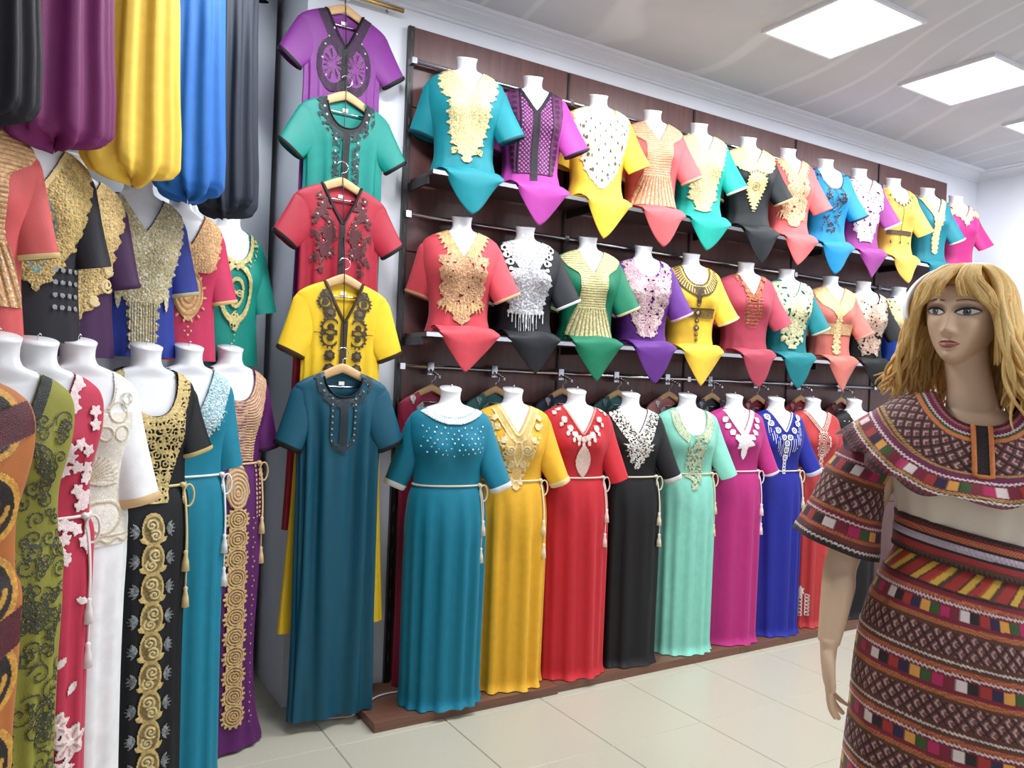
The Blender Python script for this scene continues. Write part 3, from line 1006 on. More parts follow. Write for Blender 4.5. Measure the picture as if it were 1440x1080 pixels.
def d_bibbelt(cv):
    dk, gd = (74, 54, 30), (206, 176, 98)
    bib = (cv.N < .062) & (cv.A < .125)
    cv.pt(bib, gd, .002, .1)
    an = np.arctan2(cv.X, cv.T - .05)
    cv.pt(bib & (np.abs((an / .09) % 1 - .5) < .28), dk, .003, .2)
    cv.pt((np.abs(cv.N - .062) < .005) & (cv.A < .13), dk, .005); cv.pt(cv.N < .008, dk, .004); cv.pt(np.abs(cv.N - .016) < .004, gd, .005)
    cv.pt(cv.rg([(.2, .035), (.24, .018), (.3, .012)]), dk, .004, .3)
    bt = cv.rg([(.315, .11), (.37, .11)])
    cv.pt(bt, (150, 120, 62), .002, .2); cv.pt(bt & (np.abs((cv.X / .009) % 1 - .5) < .25), dk, .003)
    cv.pt(bt & ((np.abs(cv.T - .318) < .004) | (np.abs(cv.T - .367) < .004)), dk, .005)
    for t, r in ((.30, .012), (.342, .024), (.385, .016), (.425, .02), (.46, .014), (.49, .012)):
        for k in range(8):
            a = k * math.pi / 4
            cv.pt(cv.leaf(0, t, r, r * .33, a, False), dk, .005, .3)
        cv.pt(cv.ell(0, t, r * .35, r * .35, 0, False), gd, .007)

def d_silver(cv):
    s1, s2 = (206, 206, 210), (150, 150, 156)
    up = (cv.N < .05) & (cv.T < .25) & (cv.A < .15)
    rich(cv, up, (222, 222, 224), s2, .02, 5, hole=.2)
    for x, t in ((.115, .12), (.105, .155), (.09, .19)):
        cv.pt(cv.ring(x, t, .013, .005), (240, 240, 242), .006); cv.pt(cv.ell(x + .0, t + .035, .011, .011), (240, 240, 242), .006)
    m = cv.rg([(.22, .075), (.27, .12), (.31, .11), (.38, .09), (.42, .085), (.435, .08)], .006, 150)
    cv.pt(m, (178, 178, 184), .003, .25); cv.pt(m & (vnoise(cv.X, cv.T, .005, 4) > .7), (235, 235, 240), .005)
    for i in range(11):
        x = -.085 + i * .017
        cv.pt(cv.stroke([(x, .42), (x, .45 + .025 * (i % 3))], .004, False), s1, .004, .2)
    q = cv.rg([(.42, .045), (.52, .042)])
    cv.pt(q & (np.abs((cv.X / .008) % 1 - .5) < .36), (190, 190, 194), .004, .25)

def d_sunburst(c1, c2, pts2):
    def f(cv):
        m = (cv.N < .06) & (cv.A < .135)
        d = np.arctan2(cv.X, cv.T - .02)
        edge = .045 + .022 * np.abs(((d / .14) % 1) - .5) * 2
        q = (cv.N < edge) & (cv.A < .14)
        cv.pt(q, c1, .003, .15); cv.pt(q & (np.abs((d / .07) % 1 - .5) < .12), c2, .002, .2)
        rich(cv, cv.rg(pts2, .006, 90), c2, c1, .010, 9, hole=.12)
        for i in range(13):
            x = -.09 + i * .015
            cv.pt(cv.leaf(x, .40 + .004 * (i % 3), .05 + .03 * (1 - abs(i - 6) / 6), .005, x * 4, False), c1, .004, .2)
    return f

def d_curls(c1, c2, pts, n=46, seed=1, rr=(.009, .02)):
    def f(cv):
        m = cv.rg(pts, .006, 120)
        rich(cv, m, c1, c2, .009, seed, hole=.22)
        rs = np.random.RandomState(seed)
        P = np.array(pts)
        for i in range(n):
            t = P[0, 0] + (P[-1, 0] - P[0, 0]) * rs.rand(); wd = np.interp(t, P[:, 0], P[:, 1])
            x = wd * (.25 + .75 * rs.rand()); r = rr[0] + (rr[1] - rr[0]) * rs.rand()
            cv.pt(cv.spiral(x, t, r, 1.5, rs.rand() * 6, 1 if rs.rand() > .5 else -1, .0028), mixc(c1, (255, 245, 230), .3), .006, .1)
    return f

def d_navyvine(cv):
    c = (18, 30, 60)
    rs = np.random.RandomState(4)
    m = cv.rg([(.1, .13), (.2, .12), (.3, .085), (.4, .06), (.49, .03)])
    for i in range(70):
        t = .10 + .38 * rs.rand(); x = (rs.rand() - .5) * 2 * np.interp(t, [.1, .2, .3, .4, .49], [.12, .115, .08, .055, .03])
        cv.pt(m & cv.leaf(x, t, .03, .006, rs.rand() * 6.28, False), c, .003, .3)
    for sx in (0, .045):
        tt = np.linspace(.16, .48, 30)
        cv.pt(cv.stroke(np.stack([sx + .02 * np.sin(tt * 30), tt], -1), .003), c, .004)
    cv.pt(cv.N < .006, c, .004)

# ---- long dresses on the right
def d_pearls(cv):
    cv.pt(cv.N < .030, (236, 238, 238), .004, .05)
    cv.pt((cv.N < .028) & (np.hypot(((cv.X / .010) % 1) - .5, ((cv.N / .010) % 1) - .5) < .22), (150, 190, 195), .003)
    P = []
    rs = np.random.RandomState(2)
    for r in range(6):
        for i in range(10 - r % 2):
            x = -.135 + i * .03 + (.015 if r % 2 else 0) + rs.randn() * .003
            P.append((x, .165 + r * .022 + .01 * math.cos(x * 12) + rs.randn() * .003))
    cv.pt(cv.dots(P, .0042), (240, 244, 244), .006)

def d_swirl(c1, c2):
    def f(cv):
        m = (cv.N < .045) & (cv.A < .12)
        q = cv.rg([(.2, .07), (.27, .075), (.33, .065), (.39, .03), (.40, .04), (.44, .03), (.47, .003)], .006, 220)
        cv.pt(m | q, c1, .0015, .08)
        cv.pt(np.abs(cv.N - .012) < .005, c2, .004); cv.pt((np.abs(cv.N - .045) < .003) & (cv.A < .12), c2, .004)
        for x, t, r in ((.04, .28, .024), (.075, .23, .016), (.03, .345, .018), (.1, .17, .016), (.11, .13, .014), (.018, .43, .012)):
            cv.pt(cv.spiral(x, t, r, 1.8, .5, 1, .0036), c2, .005)
        cv.pt(cv.stroke([(0, .36), (.02, .31), (.012, .25), (.03, .22)], .004), c2, .005)
        edge = cv.rg([(.12, .135), (.2, .125), (.27, .085), (.33, .075), (.39, .04), (.47, .01)]) & ~cv.rg([(.12, .12), (.2, .11), (.27, .07), (.33, .06), (.39, .025), (.47, .0)])
        cv.pt(edge & (vnoise(cv.X, cv.T, .007, 6) > .5), c2, .003)
    return f

def d_spiralleaf(cv):
    c = (238, 206, 200)
    cv.pt(cv.N < .010, (225, 150, 140), .003)
    n = 11
    for i in range(n):
        x = -.115 + .23 * i / (n - 1)
        t = .235 - 12.5 * x * x * .9
        cv.pt(cv.ell(x, t, .017, .017, 0, False), (205, 90, 90), .002)
        cv.pt(cv.spiral(x, t, .015, 1.7, i, 1 if i % 2 else -1, .0042, False), c, .005)
        cv.pt(cv.leaf(x * 1.1, t + .012, .028, .010, x * 5, False), c, .004)
    cv.pt(cv.leaf(.0, .26, .165, .04, .06, False), (226, 196, 186), .004, .06)

def d_whitelace(cv):
    m = ((cv.N < .075) & (cv.A < .14) & (cv.T < .3)) | cv.rg([(.25, .085), (.32, .055), (.37, .02), (.385, .003)], .006, 200)
    d, d2 = cells(cv.X, cv.T, .010, 3)
    a = vnoise(cv.X, cv.T, .02, 5) * 20
    st = np.abs(np.sin((cv.X * np.cos(a) + cv.T * np.sin(a)) * 420))
    cv.pt(m & (st > .42) & (d < .75), (236, 234, 230), .005, .1)
    cv.pt(cv.N < .010, (240, 238, 234), .005)

def d_mintU(cv):
    g = (190, 196, 158)
    m = (cv.N < .05) & (cv.A < .125)
    cv.pt(m, (176, 200, 170), .0015, .05)
    cv.pt(m & (np.abs((cv.N / .011) % 1 - .5) < .27), g, .004, .25)
    q = cv.rg([(.2, .06), (.3, .05), (.40, .055), (.45, .05), (.49, .03), (.515, .004)], .003, 200)
    rich(cv, q, g, (160, 186, 160), .009, 3, hole=.35)

def d_flower(cv):
    c = (240, 228, 232)
    cv.pt((cv.N < .03) & (cv.A < .11), c, .003, .05)
    for x, t in ((.085, .12), (.075, .155), (.055, .19), (.03, .215)):
        cv.pt(cv.leaf(x, t, .045, .016, .9), c, .005, .05)
    for k in range(6):
        cv.pt(cv.leaf(.0, .255, .062, .02, k * math.pi / 3 + .2, False), c, .005, .05)
    cv.pt(cv.leaf(0, .27, .09, .02, 0.05, False), c, .006, .05)

def d_ringsfringe(cv):
    c = (226, 228, 236)
    P = [(.02, .225), (.055, .185), (.09, .145), (.105, .11), (0, .26), (.0, .30), (0.0, .345)]
    cv.pt((cv.N < .010), c, .003)
    for i in range(17):
        x = -.11 + .22 * i / 16
        t0 = .23 - 9 * x * x + .02
        cv.pt(cv.stroke([(x, t0), (x * .97, t0 + .10 - .25 * abs(x))], .0028, False), c, .004)
    for x, t in P:
        cv.pt(cv.ell(x, t, .017, .017), (60, 70, 130), .003); cv.pt(cv.ring(x, t, .014, .0045), c, .006); cv.pt(cv.ell(x, t, .005, .005), c, .006)
    for t in (.37, .39, .41, .43):
        cv.pt(cv.ring(0, t, .009, .004, False), c, .005)

def d_paisleyV(cv):
    c = (228, 196, 184)
    cv.pt((cv.N < .03) & (np.abs((cv.N / .010) % 1 - .5) < .33), c, .004, .1)
    for k in range(5):
        r = .008 + .011 * k
        cv.pt((np.abs(np.hypot(cv.X / .75, (cv.T - .27) * .72) - r) < .0032) & (cv.T > .2), c, .005)
    edge = np.abs(np.hypot(cv.X / .75, (cv.T - .27) * .72) - .062) < .005
    cv.pt(edge & (cv.T > .2) & (vnoise(cv.X, cv.T, .006, 3) > .4), c, .004)
    for t in (.35, .38, .41):
        cv.pt(cv.ring(0, t, .013, .004, False), c, .005); cv.pt(cv.ell(0, t, .005, .005, 0, False), c, .005)

def d_hemflowers(cv):
    c = (230, 214, 206)
    for x in (-.12, -.075):
        for k in range(6):
            cv.pt(cv.leaf(x if k else x, 1.17, .035, .008, k * 1.05, False), c, .004) if x < -.1 else None
        for t in np.arange(1.2, 1.33, .022):
            cv.pt(cv.ring(x, t, .009, .004, False), c, .004)

def d_blackpearl(cv):
    P = [(-.13 + .026 * i + (.013 if r % 2 else 0), .14 + .03 * r) for r in range(9) for i in range(11)]
    cv.pt(cv.dots(P, .0045), (230, 226, 220), .005)
    cv.pt(cv.N < .012, (225, 215, 205), .004)

# ------------------------------------------------------------------ right wall: shelf rows
G1 = 'busts in tunics along the top shelf'; G2 = 'busts in tunics along the middle shelf'
Z1, H1 = 2.389, .575
Z2, H2 = 1.673, .555
YB = .288
YF = -(YB - SHELF_F) - .0125
TEAL = (0, 128, 140)
row1 = [
 (.619, TEAL, ('v', .075, .205), big([(.085, .13), (.15, .14), (.2, .128), (.235, .098), (.3, .098), (.36, .088), (.42, .072), (.46, .04), (.5, .022), (.51, .0)], PALE, GOLD, .007, 150, .26, [(.062, .455, .016)], None, 3), (0, 60, 74), 'teal tunic with broad pale gold embroidery down to two scrolls', None),
 (.987, (166, 56, 148), ('v', .08, .20), d_net, (34, 18, 40), 'magenta tunic with black placket and net front', None),
 (1.392, (242, 200, 62), ('u', .075, .165), d_almond, None, 'yellow tunic with cream front scattered with dark almond shapes', None),
 (1.762, (206, 92, 96), ('v', .075, .19), d_pleat((230, 176, 140), (222, 160, 120), (186, 120, 96)), (214, 160, 130), 'rose tunic with peach pleated bib and fanned peplum', None),
 (2.108, (0, 160, 144), ('v', .07, .19), big([(.085, .145), (.16, .14), (.22, .115), (.28, .095), (.4, .08), (.44, .09), (.47, .05), (.51, .045), (.52, .0)], PALE, GOLD, .006, 200, None, (), None, 7, .013), (214, 214, 190), 'turquoise tunic with pale gold front and sequin fringe', None),
 (2.507, (17, 21, 25), ('v', .07, .175), d_pendant, (200, 180, 130), 'black tunic with gold yoke and pointed gold pendant', None),
 (2.861, (228, 98, 98), ('v', .07, .19), d_sunburst((240, 196, 150), (226, 160, 124), [(.2, .07), (.3, .075), (.4, .09), (.47, .05), (.5, .01)]), (226, 110, 110), 'coral tunic with peach rayed front beside the bright blue tunic', None),
 (3.222, (0, 126, 178), ('u', .085, .21), d_navyvine, (18, 40, 70), 'bright blue tunic with navy vine embroidery and scooped neck', None),
 (3.568, (138, 48, 128), ('v', .07, .18), d_curls((214, 190, 212), (232, 222, 232), [(.085, .13), (.2, .12), (.3, .10), (.42, .085), (.5, .04)], 30, 5), (226, 220, 226), 'purple tunic with lilac silver lace front on the top shelf', None),
 (3.947, (228, 178, 78), ('u', .08, .19), d_necklace, None, 'mustard tunic with dark bead necklace motif and dark belt stripe', None),
 (4.355, (0, 112, 128), ('v', .075, .2), d_vstrip((226, 186, 140), (206, 190, 130)), (210, 200, 180), 'teal tunic with peach V collar and narrow centre strip', None),
 (4.722, (174, 34, 112), ('v', .075, .175), d_feather((240, 206, 166), (232, 188, 150)), None, 'magenta tunic with peach feathered neckline at the end of the shelf', None),
]
row2 = [
 (.625, (206, 68, 80), ('v', .075, .20), d_sunburst((238, 190, 130), (196, 140, 112), [(.2, .115), (.3, .105), (.38, .1), (.42, .105), (.44, .07), (.5, .02), (.52, .0)]), (220, 170, 130), 'coral tunic with rayed gold and rose sequin front', None),
 (.976, (16, 17, 26), ('v', .08, .20), d_silver, (222, 220, 224), 'black tunic with silver plated front and white cuffs', None),
 (1.36, (0, 112, 80), ('v', .075, .20), d_pleat((216, 204, 150), (206, 194, 140), (130, 132, 84)), (206, 200, 150), 'green tunic with pale gold pleated bib and fanned peplum', None),
 (1.735, (94, 38, 130), ('u', .08, .175), d_curls((206, 168, 176), (176, 130, 150), [(.085, .14), (.2, .13), (.3, .115), (.4, .09), (.46, .06), (.5, .045)], 40, 2), (214, 180, 190), 'violet tunic with rose gold curled lace', None),
 (2.088, (240, 196, 58), ('u', .08, .185), d_bibbelt, (240, 224, 170), 'yellow tunic with brown striped bib and flowered belt', None),
 (2.532, (172, 60, 80), ('v', .08, .205), d_copper, None, 'rose red tunic with small copper V embroidery', None),
 (2.893, (0, 120, 128), ('v', .07, .18), big([(.085, .15), (.16, .15), (.25, .12), (.33, .085), (.4, .08), (.46, .05), (.5, .02)], (214, 214, 170), PALE, .006, 190, None, [(.07, .44, .014), (.08, .36, .016)], .2, 6, .010), (190, 200, 180), 'teal tunic with pale green gold lace on the middle shelf', None),
 (3.319, (206, 112, 100), ('v', .075, .185), d_biscuit, (226, 150, 130), 'salmon tunic with biscuit bib, belt and centre strip', None),
 (3.663, (12, 11, 14), ('u', .08, .165), d_curls((206, 170, 150), (180, 140, 120), [(.085, .14), (.2, .13), (.3, .11), (.4, .085), (.5, .05)], 44, 8), None, 'black tunic with rose beige curled lace', None),
 (4.064, (24, 66, 166), ('u', .075, .17), big([(.085, .14), (.2, .13), (.28, .10), (.34, .05), (.38, .01)], GOLD, PALE, .007, 160, None, (), .2, 4), None, 'royal blue tunic with gold yoke on the middle shelf', None),
]
for ri, (rows, Z, H, G, shelf) in enumerate(((row1, Z1, H1, G1, 'top'), (row2, Z2, H2, G2, 'middle'))):
    for k, (x, c, nk, em, cf, desc, _) in enumerate(rows):
        rs = random.Random(ri * 50 + k)
        rz = math.radians(-18 + rs.uniform(-1.5, 1.5))
        bust(H, (x, YB, Z), rz, 'white headless bust inside the %s' % short(desc), G)
        tunic(desc, 'tunics on the %s shelf' % shelf, (x, YB, Z), H, c, nk, em, metal=True, cuff=cf, rotz=rz, seed=ri * 40 + k,
              hem=(YF, -.15 + rs.uniform(-.01, .01), .15 + rs.uniform(-.005, .01), .0 + rs.uniform(-.03, .03), .15 + rs.uniform(-.01, .025)),
              res=.003 if x < 2.3 else .004)

# ------------------------------------------------------------------ right wall: long dresses on the platform
Z3 = .04
row3 = [
 (.530, .15, (0, 116, 142), ('b', .135, .128), d_pearls, (226, 230, 228), 'teal gown with white beaded boat neckline and scattered pearls', dict(), None, None),
 (.888, .20, (228, 172, 40), ('v', .075, .20), d_swirl((226, 186, 110), (240, 214, 160)), (236, 210, 150), 'mustard yellow gown with cream scrolled front', dict(), (238, 220, 180), None),
 (1.254, .19, (190, 30, 42), ('v', .085, .205), d_spiralleaf, None, 'red gown with pink spiral collar and single leaf', dict(), (236, 205, 195), None),
 (1.613, .2, (11, 10, 14), ('v', .08, .20), d_whitelace, (210, 208, 206), 'black gown with white lace V and white cord belt', dict(), None, None),
 (2.018, .2, (132, 204, 184), ('u', .085, .215), d_mintU, None, 'mint green gown with muted gold U neckline', dict(), (214, 206, 170), None),
 (2.386, .2, (176, 36, 116), ('v', .075, .195), d_flower, (236, 214, 222), 'fuchsia gown with white petal flower at the neck', dict(), (240, 214, 220), None),
 (2.743, .2, (24, 32, 142), ('v', .075, .185), d_ringsfringe, (200, 205, 225), 'royal blue gown with white ringed and fringed neck', dict(), None, None),
 (3.105, .22, (182, 52, 54), ('v', .075, .18), d_paisleyV, None, 'brick red gown with cream looped neck and flowers at the hem', dict(), (236, 214, 205), (d_hemflowers, .17, 1.08)),
 (3.519, .22, (13, 11, 15), ('u', .08, .16), d_blackpearl, None, 'black gown dotted with pearls behind the blonde mannequin', dict(), None, None),
]
for k, (x, y, c, nk, em, cf, desc, bl, bc, e2) in enumerate(row3):
    H = 1.388 + .004 * (k % 3)
    rz = math.radians([-13, -14, -14, -14, -15, -15, -15, -15, -14][k])
    bust(.5, (x, y, Z3), rz, 'white headless form inside the %s' % short(desc), 'forms in gowns along the platform', pin=True, stand=round(H - .5, 3), shape=dict(backflat=.78))
    sl = dict(c1=(.232, .44), w1=.048, yr=-.075, yl=.03, cufft=1.0 if cf else .5)
    if k == 2 or k == 5: sl = dict(c1=(.218, .44), w1=.048, yr=-.07, yl=.03)
    long_dress(desc, 'gowns on the platform', (x, y, Z3), H, c, nk, em, cuff=cf, sl=sl, rotz=rz, seed=100 + k, hemz=.004, belt=dict(drop=(.19, .30) if k % 2 else (.28, .16), ang=.86), beltc=bc, emb2=e2, flare=.0, wid=.91 if k < 4 else .88, W=.17, folds=[.034, .05, .042, .026, .026, .03, .028, .04, .02][k])

# hangers with dresses behind them
arms_px = [(607, 541.5), (697, 544), (791, 546), (869, 548.6), (941, 551), (1001, 553), (1065, 555.7), (1126, 556.6), (1183, 559)]
hcol = [((150, 30, 62), (206, 190, 190), 'crimson'), ((60, 128, 128), (150, 180, 180), 'grey teal'), ((48, 58, 84), (210, 212, 220), 'slate blue'), ((56, 112, 112), (120, 160, 160), 'dark sea green'),
        ((206, 130, 130), (236, 222, 226), 'pale pink'), ((70, 70, 80), (150, 150, 160), 'charcoal'), ((150, 34, 56), (190, 150, 170), 'wine red'), ((180, 46, 60), (210, 160, 160), 'scarlet'), ((120, 40, 50), (150, 90, 90), 'maroon')]
for k, ((px, py), (c, lc, cn)) in enumerate(zip(arms_px, hcol)):
    p = pix_y(px, py, .365)
    loc = (p[0], .365, p[2])
    a = tag(empty('waterfall_hook', (p[0], .40, 1.52)), 'chrome waterfall hook clipped to the rail above the %s dress' % cn, 'display hook', 'waterfall hooks on the lower rail')
    MB().box(-.016, .016, -.02, .02, -.035, .022).build('clip', M_CHROME, a, smooth=False)
    zl = p[2] + .058 - 1.52
    pts = [(0, -.015, min(-.01, zl + .02)), (0, -.03, zl), (0, -.04, zl), (0, -.08, zl - .006), (0, -.12, zl - .024)]
    MB().tube(pts, .006, 8).build('bar', M_CHROME, a)
    kb = MB()
    for q in range(4):
        kb.loft(lathe_rings([(.001, .012), (.008, .008), (.008, .0), (.001, -.002)], 8) + np.array([0, -.058 - .018 * q, zl + .003 - .007 * q]))
    kb.build('knobs', M_CHROME, a)
    hanger(loc, 'wooden hanger carrying the %s dress behind the platform row' % cn, 'wooden hangers behind the platform row', wide=.9)
    kaftan('%s dress on a wooden hanger behind the platform row' % cn, 'dresses hung behind the platform row', loc, c, None, ('v', .07, .2), loc[2] - .045, seed=200 + k, depth=.022, cuff=False, tagc=False, name='hung_dress',
           emb=(lambda cv, lc=lc: rich(cv, (cv.N < .055) & (cv.A < .15), lc, mixc(lc, (90, 90, 100), .35), .016, 3, hole=.3)), sl=dict(c0=(.115, .148), c1=(.128, .40), w0=.05, w1=.04, yr=.0, yl=.0), res=.004, t1=.3, ws=.84)

# ------------------------------------------------------------------ kaftan column on the pilaster
BK = (13, 11, 15)
def k_purple(cv):
    c = (52, 18, 58)
    cv.pt((cv.N < .045) & (cv.A < .15), c, .002, .25)
    ang = np.arctan2(cv.T - .275, cv.A - .05); rr = np.hypot(cv.A - .05, (cv.T - .275) * .62)
    cv.pt(np.abs(rr - .062) < .012, c, .003, .2)
    cv.pt((rr < .042) & (np.abs(((ang / .55) % 1) - .5) < .17) & (rr > .008), c, .003)
    cv.pt((cv.A < .016) & (cv.T > .2), BK, .003)
    cv.pt(cv.dots([(.05, .12), (.075, .16), (.09, .2), (.1, .26), (.08, .33)], .004, True), (225, 215, 225), .005)
def k_teal(cv):
    c = (6, 54, 60)
    cv.pt((cv.N < .03) & (cv.A < .13), BK, .002, .2)
    q = (cv.N < .055) & (cv.N > .02) & (vnoise(cv.X, cv.T, .012, 4) > .48)
    cv.pt(q & (cv.A < .13), c, .003, .2)
    cv.pt((np.abs(cv.A - .045) < .018) & (cv.T > .18) & (vnoise(cv.X, cv.T, .009, 6) > .45), c, .003, .2)
    cv.pt((cv.A < .016) & (cv.T > .17), BK, .003)
    cv.pt(cv.dots([(.1, .085), (.09, .12), (.05, .22), (.05, .27), (.05, .32)], .0045, True), (225, 235, 235), .006)
def k_red(cv):
    c = (84, 16, 30)
    m = (cv.A < .135) & (cv.A > .02) & (cv.T > .06) & (cv.T < .42)
    rs = np.random.RandomState(3)
    for i in range(60):
        t = .07 + .33 * rs.rand(); x = .04 + .085 * rs.rand()
        if t < .2: x = max(x, .075)
        cv.pt(m & cv.leaf(x, t, .04, .008, rs.rand() * 6.28), c, .003, .25)
    for t in (.24, .32):
        for k in range(9):
            cv.pt(m & cv.leaf(.06, t, .038, .007, k * .7), c, .003)
    cv.pt((cv.A < .013) & (cv.T > .19), BK, .003)
    cv.pt(cv.dots([(.06, .2), (.09, .12), (.11, .17), (.1, .09), (.05, .33), (.08, .28)], .0042, True), (230, 190, 180), .006)
def k_yellow(cv):
    c = (58, 40, 18)
    def flower(x, t, r):
        for k in range(7):
            cv.pt(cv.ell(x + math.cos(k * .9) * r * .62, t + math.sin(k * .9) * r * .62, r * .36, r * .36), c, .003, .25)
        cv.pt(cv.ell(x, t, r * .4, r * .4), (100, 78, 40), .005)
    flower(.085, .085, .022); flower(.065, .165, .03)
    for x, t, r in ((.06, .225, .034), (.06, .27, .034), (.085, .12, .026)):
        cv.pt(cv.ring(x, t, r, .005) & (cv.A > x - .03), c, .004); cv.pt(cv.ell(x, t, .016, .016), c, .004, .3)
        for k in range(14):
            a = k * .45
            cv.pt(cv.ell(x + math.cos(a) * (r + .008), t + math.sin(a) * (r + .008), .005, .005) & (cv.A > .035), c, .003)
    flower(.06, .345, .026); flower(.06, .40, .026)
    cv.pt((cv.A < .016) & (cv.T > .195), c, .003)
    cv.pt(cv.stroke([(.1, .25), (.13, .25)], .003), c, .003)
def k_dark(cv):
    c = (4, 40, 52)
    cv.pt((cv.N < .045) & (cv.N > .012) & (vnoise(cv.X, cv.T, .011, 4) > .35) & (cv.A < .14), c, .003, .3)
    q = cv.rg([(.12, .06), (.3, .06), (.34, .045), (.36, .015), (.365, .0)])
    cv.pt(q & ~cv.rg([(.12, .042), (.3, .042), (.33, .03), (.34, .0)]), c, .003, .3)
    cv.pt((cv.A < .02) & (cv.T > .13) & (cv.T < .34), (4, 30, 42), .002)
    cv.pt(cv.dots([(.05, t) for t in np.arange(.14, .34, .025)] + [(.1, .08), (.085, .11)], .0035, True), (150, 190, 200), .006)
kf = [((485, 8), (122, 44, 132), ('v', .085, .20), k_purple, .40, 'purple kaftan with dark medallion front, topmost in the hanging column', -.012),
      ((487, 130), (0, 132, 122), ('u', .088, .165), k_teal, .352, 'bright teal kaftan with black scooped neck in the hanging column', 0),
      ((481, 251), (168, 32, 54), ('v', .088, .20), k_red, .304, 'crimson kaftan with black V neck in the hanging column', .0),
      ((484, 387), (240, 198, 36), ('v', .085, .20), k_yellow, .256, 'yellow kaftan with dark brown flower embroidery in the hanging column', 0),
      ((482, 513), (0, 76, 98), ('u', .085, .135), k_dark, .188, 'dark teal satin kaftan, lowest and foremost in the hanging column', 0)]
cordp = []
for k, ((px, py), c, nk, em, Y, lab, dz) in enumerate(kf):
    p = pix_y(px, py, Y)
    loc = (p[0], Y, p[2])
    cordp.append((p[0], Y, p[2] + .06))
    cn = lab.split(' kaftan')[0]
    hanger(loc, 'pale wooden hanger holding the %s kaftan' % cn, 'pale hangers in the kaftan column', wide=1.15)
    trim = (58, 40, 18) if k == 3 else BK
    kaftan(lab, 'kaftans hung one above another on the pilaster', loc, c, trim, nk, min(1.5, p[2] - .048), emb=em, seed=300 + k, depth=.02 if k < 4 else .03,
           hem_wide=[1.1, 1.1, 1.16, 1.32, 1.05][k], fold=[.05, .05, .055, .055, .085][k], sl=dict(c1=(.242, .295), w1=.06) if k < 3 else dict(c1=(.222, .345), w1=.058), t1=.46)
cordp = [(cordp[0][0], .40, ROD_Z)] + cordp
MB().tube(np.array(cordp) - np.array([.34, .40, ROD_Z]), .002, 6).build('cord', M_BLACKMETAL, ROD)
# ------------------------------------------------------------------ left wall
PHI = math.radians(16)
FACE = np.array([math.sin(PHI), -math.cos(PHI)])
PHI2 = math.radians(16)
FACE2 = np.array([math.sin(PHI2), -math.cos(PHI2)])
def pl(px, py, off=0.0):
    return pix_plane(px, py, ROWL + N45 * off, N45)

def column(cv, t0, t1, w, c1, c2, step=.085, sprig=None):
    for i, t in enumerate(np.arange(t0, t1, step)):
        cv.pt(cv.ell(0, t, w, step * .58, 0, False), c1, .002, .12)
        cv.pt(cv.ell(0, t, w * .8, step * .44, 0, False), mixc(c1, (60, 44, 20), .45), .001, .2)
        sg = 1 if i % 2 else -1
        cv.pt(cv.spiral(sg * w * .15, t - step * .16, w * .55, 1.6, 1, sg, .0035, False), c2, .005, .1)
        cv.pt(cv.spiral(-sg * w * .15, t + step * .2, w * .5, 1.6, 4, -sg, .0035, False), c2, .005, .1)
        for a in (-1, 1):
            cv.pt(cv.leaf(a * w * .6, t + step * .45, .03, .007, a * 2.3, False), c1, .004, .1)
            if sprig:
                for q in range(5):
                    cv.pt(cv.leaf(a * (w + .004), t, .034, .0045, a * (.7 + .42 * q), False), sprig, .003, .35)

def l_olive(cv):
    bk = (22, 24, 20)
    cv.pt((cv.N < .028), bk, .004, .4)
    cv.pt((cv.A < .024 + .004 * np.sin(cv.T * 260)) & (cv.T > .25), bk, .004, .5)
    rs = np.random.RandomState(7)
    for i in range(60):
        t = .18 + .5 * rs.rand(); x = .03 + .12 * rs.rand()
        cv.pt(cv.spiral(x, t, .012 + .014 * rs.rand(), 1.3, rs.rand() * 6, 1, .003), (52, 56, 26), .002, .3)
def l_olive2(cv):
    bk = (22, 24, 20)
    cv.pt(cv.A < .026 + .010 * np.abs(((cv.T / .03) % 1) - .5), bk, .004, .5)
    rs = np.random.RandomState(8)
    for i in range(40):
        t = .6 + .5 * rs.rand(); x = .04 + .1 * rs.rand()
        cv.pt(cv.spiral(x, t, .016 + .014 * rs.rand(), 1.3, rs.rand() * 6, 1, .003), (56, 60, 28), .002, .3)
def l_crimson(cv):
    c = (240, 216, 216)
    cv.pt(cv.N < .020, c, .004, .05)
    rs = np.random.RandomState(9)
    m = cv.rg([(.08, .15), (.2, .145), (.35, .125), (.5, .12), (.6, .1)])
    for i in range(34):
        t = .1 + .46 * rs.rand(); x = .03 + .11 * rs.rand()
        for k in range(5):
            cv.pt(m & cv.leaf(x, t, .02, .007, k * 1.256 + i), c, .004, .06)
    cv.pt((cv.A < .012) & (cv.T > .28), (248, 240, 240), .006)
    cv.pt((np.abs(cv.A - .022) < .007 + .003 * np.sin(cv.T * 420)) & (cv.T > .26), c, .004)
def l_crimson2(cv):
    c = (240, 222, 220)
    cv.pt(np.abs(cv.X) < .011, (248, 240, 240), .005)
    cv.pt((np.abs(cv.X + .02) < .006 + .004 * np.sin(cv.T * 300)) | ((np.abs(cv.X - .02) < .006 + .004 * np.sin(cv.T * 300)) & (cv.T < 1.0)), c, .004)
    def fl(x, t, r, n=7):
        for k in range(n):
            cv.pt(cv.leaf(x, t, r, r * .3, k * 6.283 / n, False), c, .005, .06)
            cv.pt(cv.leaf(x, t, r * .8, r * .08, k * 6.283 / n, False), (210, 150, 150), .006)
        cv.pt(cv.ell(x, t, r * .2, r * .2, 0, False), (250, 240, 236), .008)
    fl(.075, 1.02, .05); fl(.035, .965, .04); fl(.05, 1.09, .04); fl(-.03, 1.01, .035); fl(.02, 1.14, .03)
    for i in range(9):
        cv.pt(cv.leaf(-.02 + .1 * math.sin(i * 1.7), .62 + .035 * i, .04, .01, i * 1.1, False), c, .004)
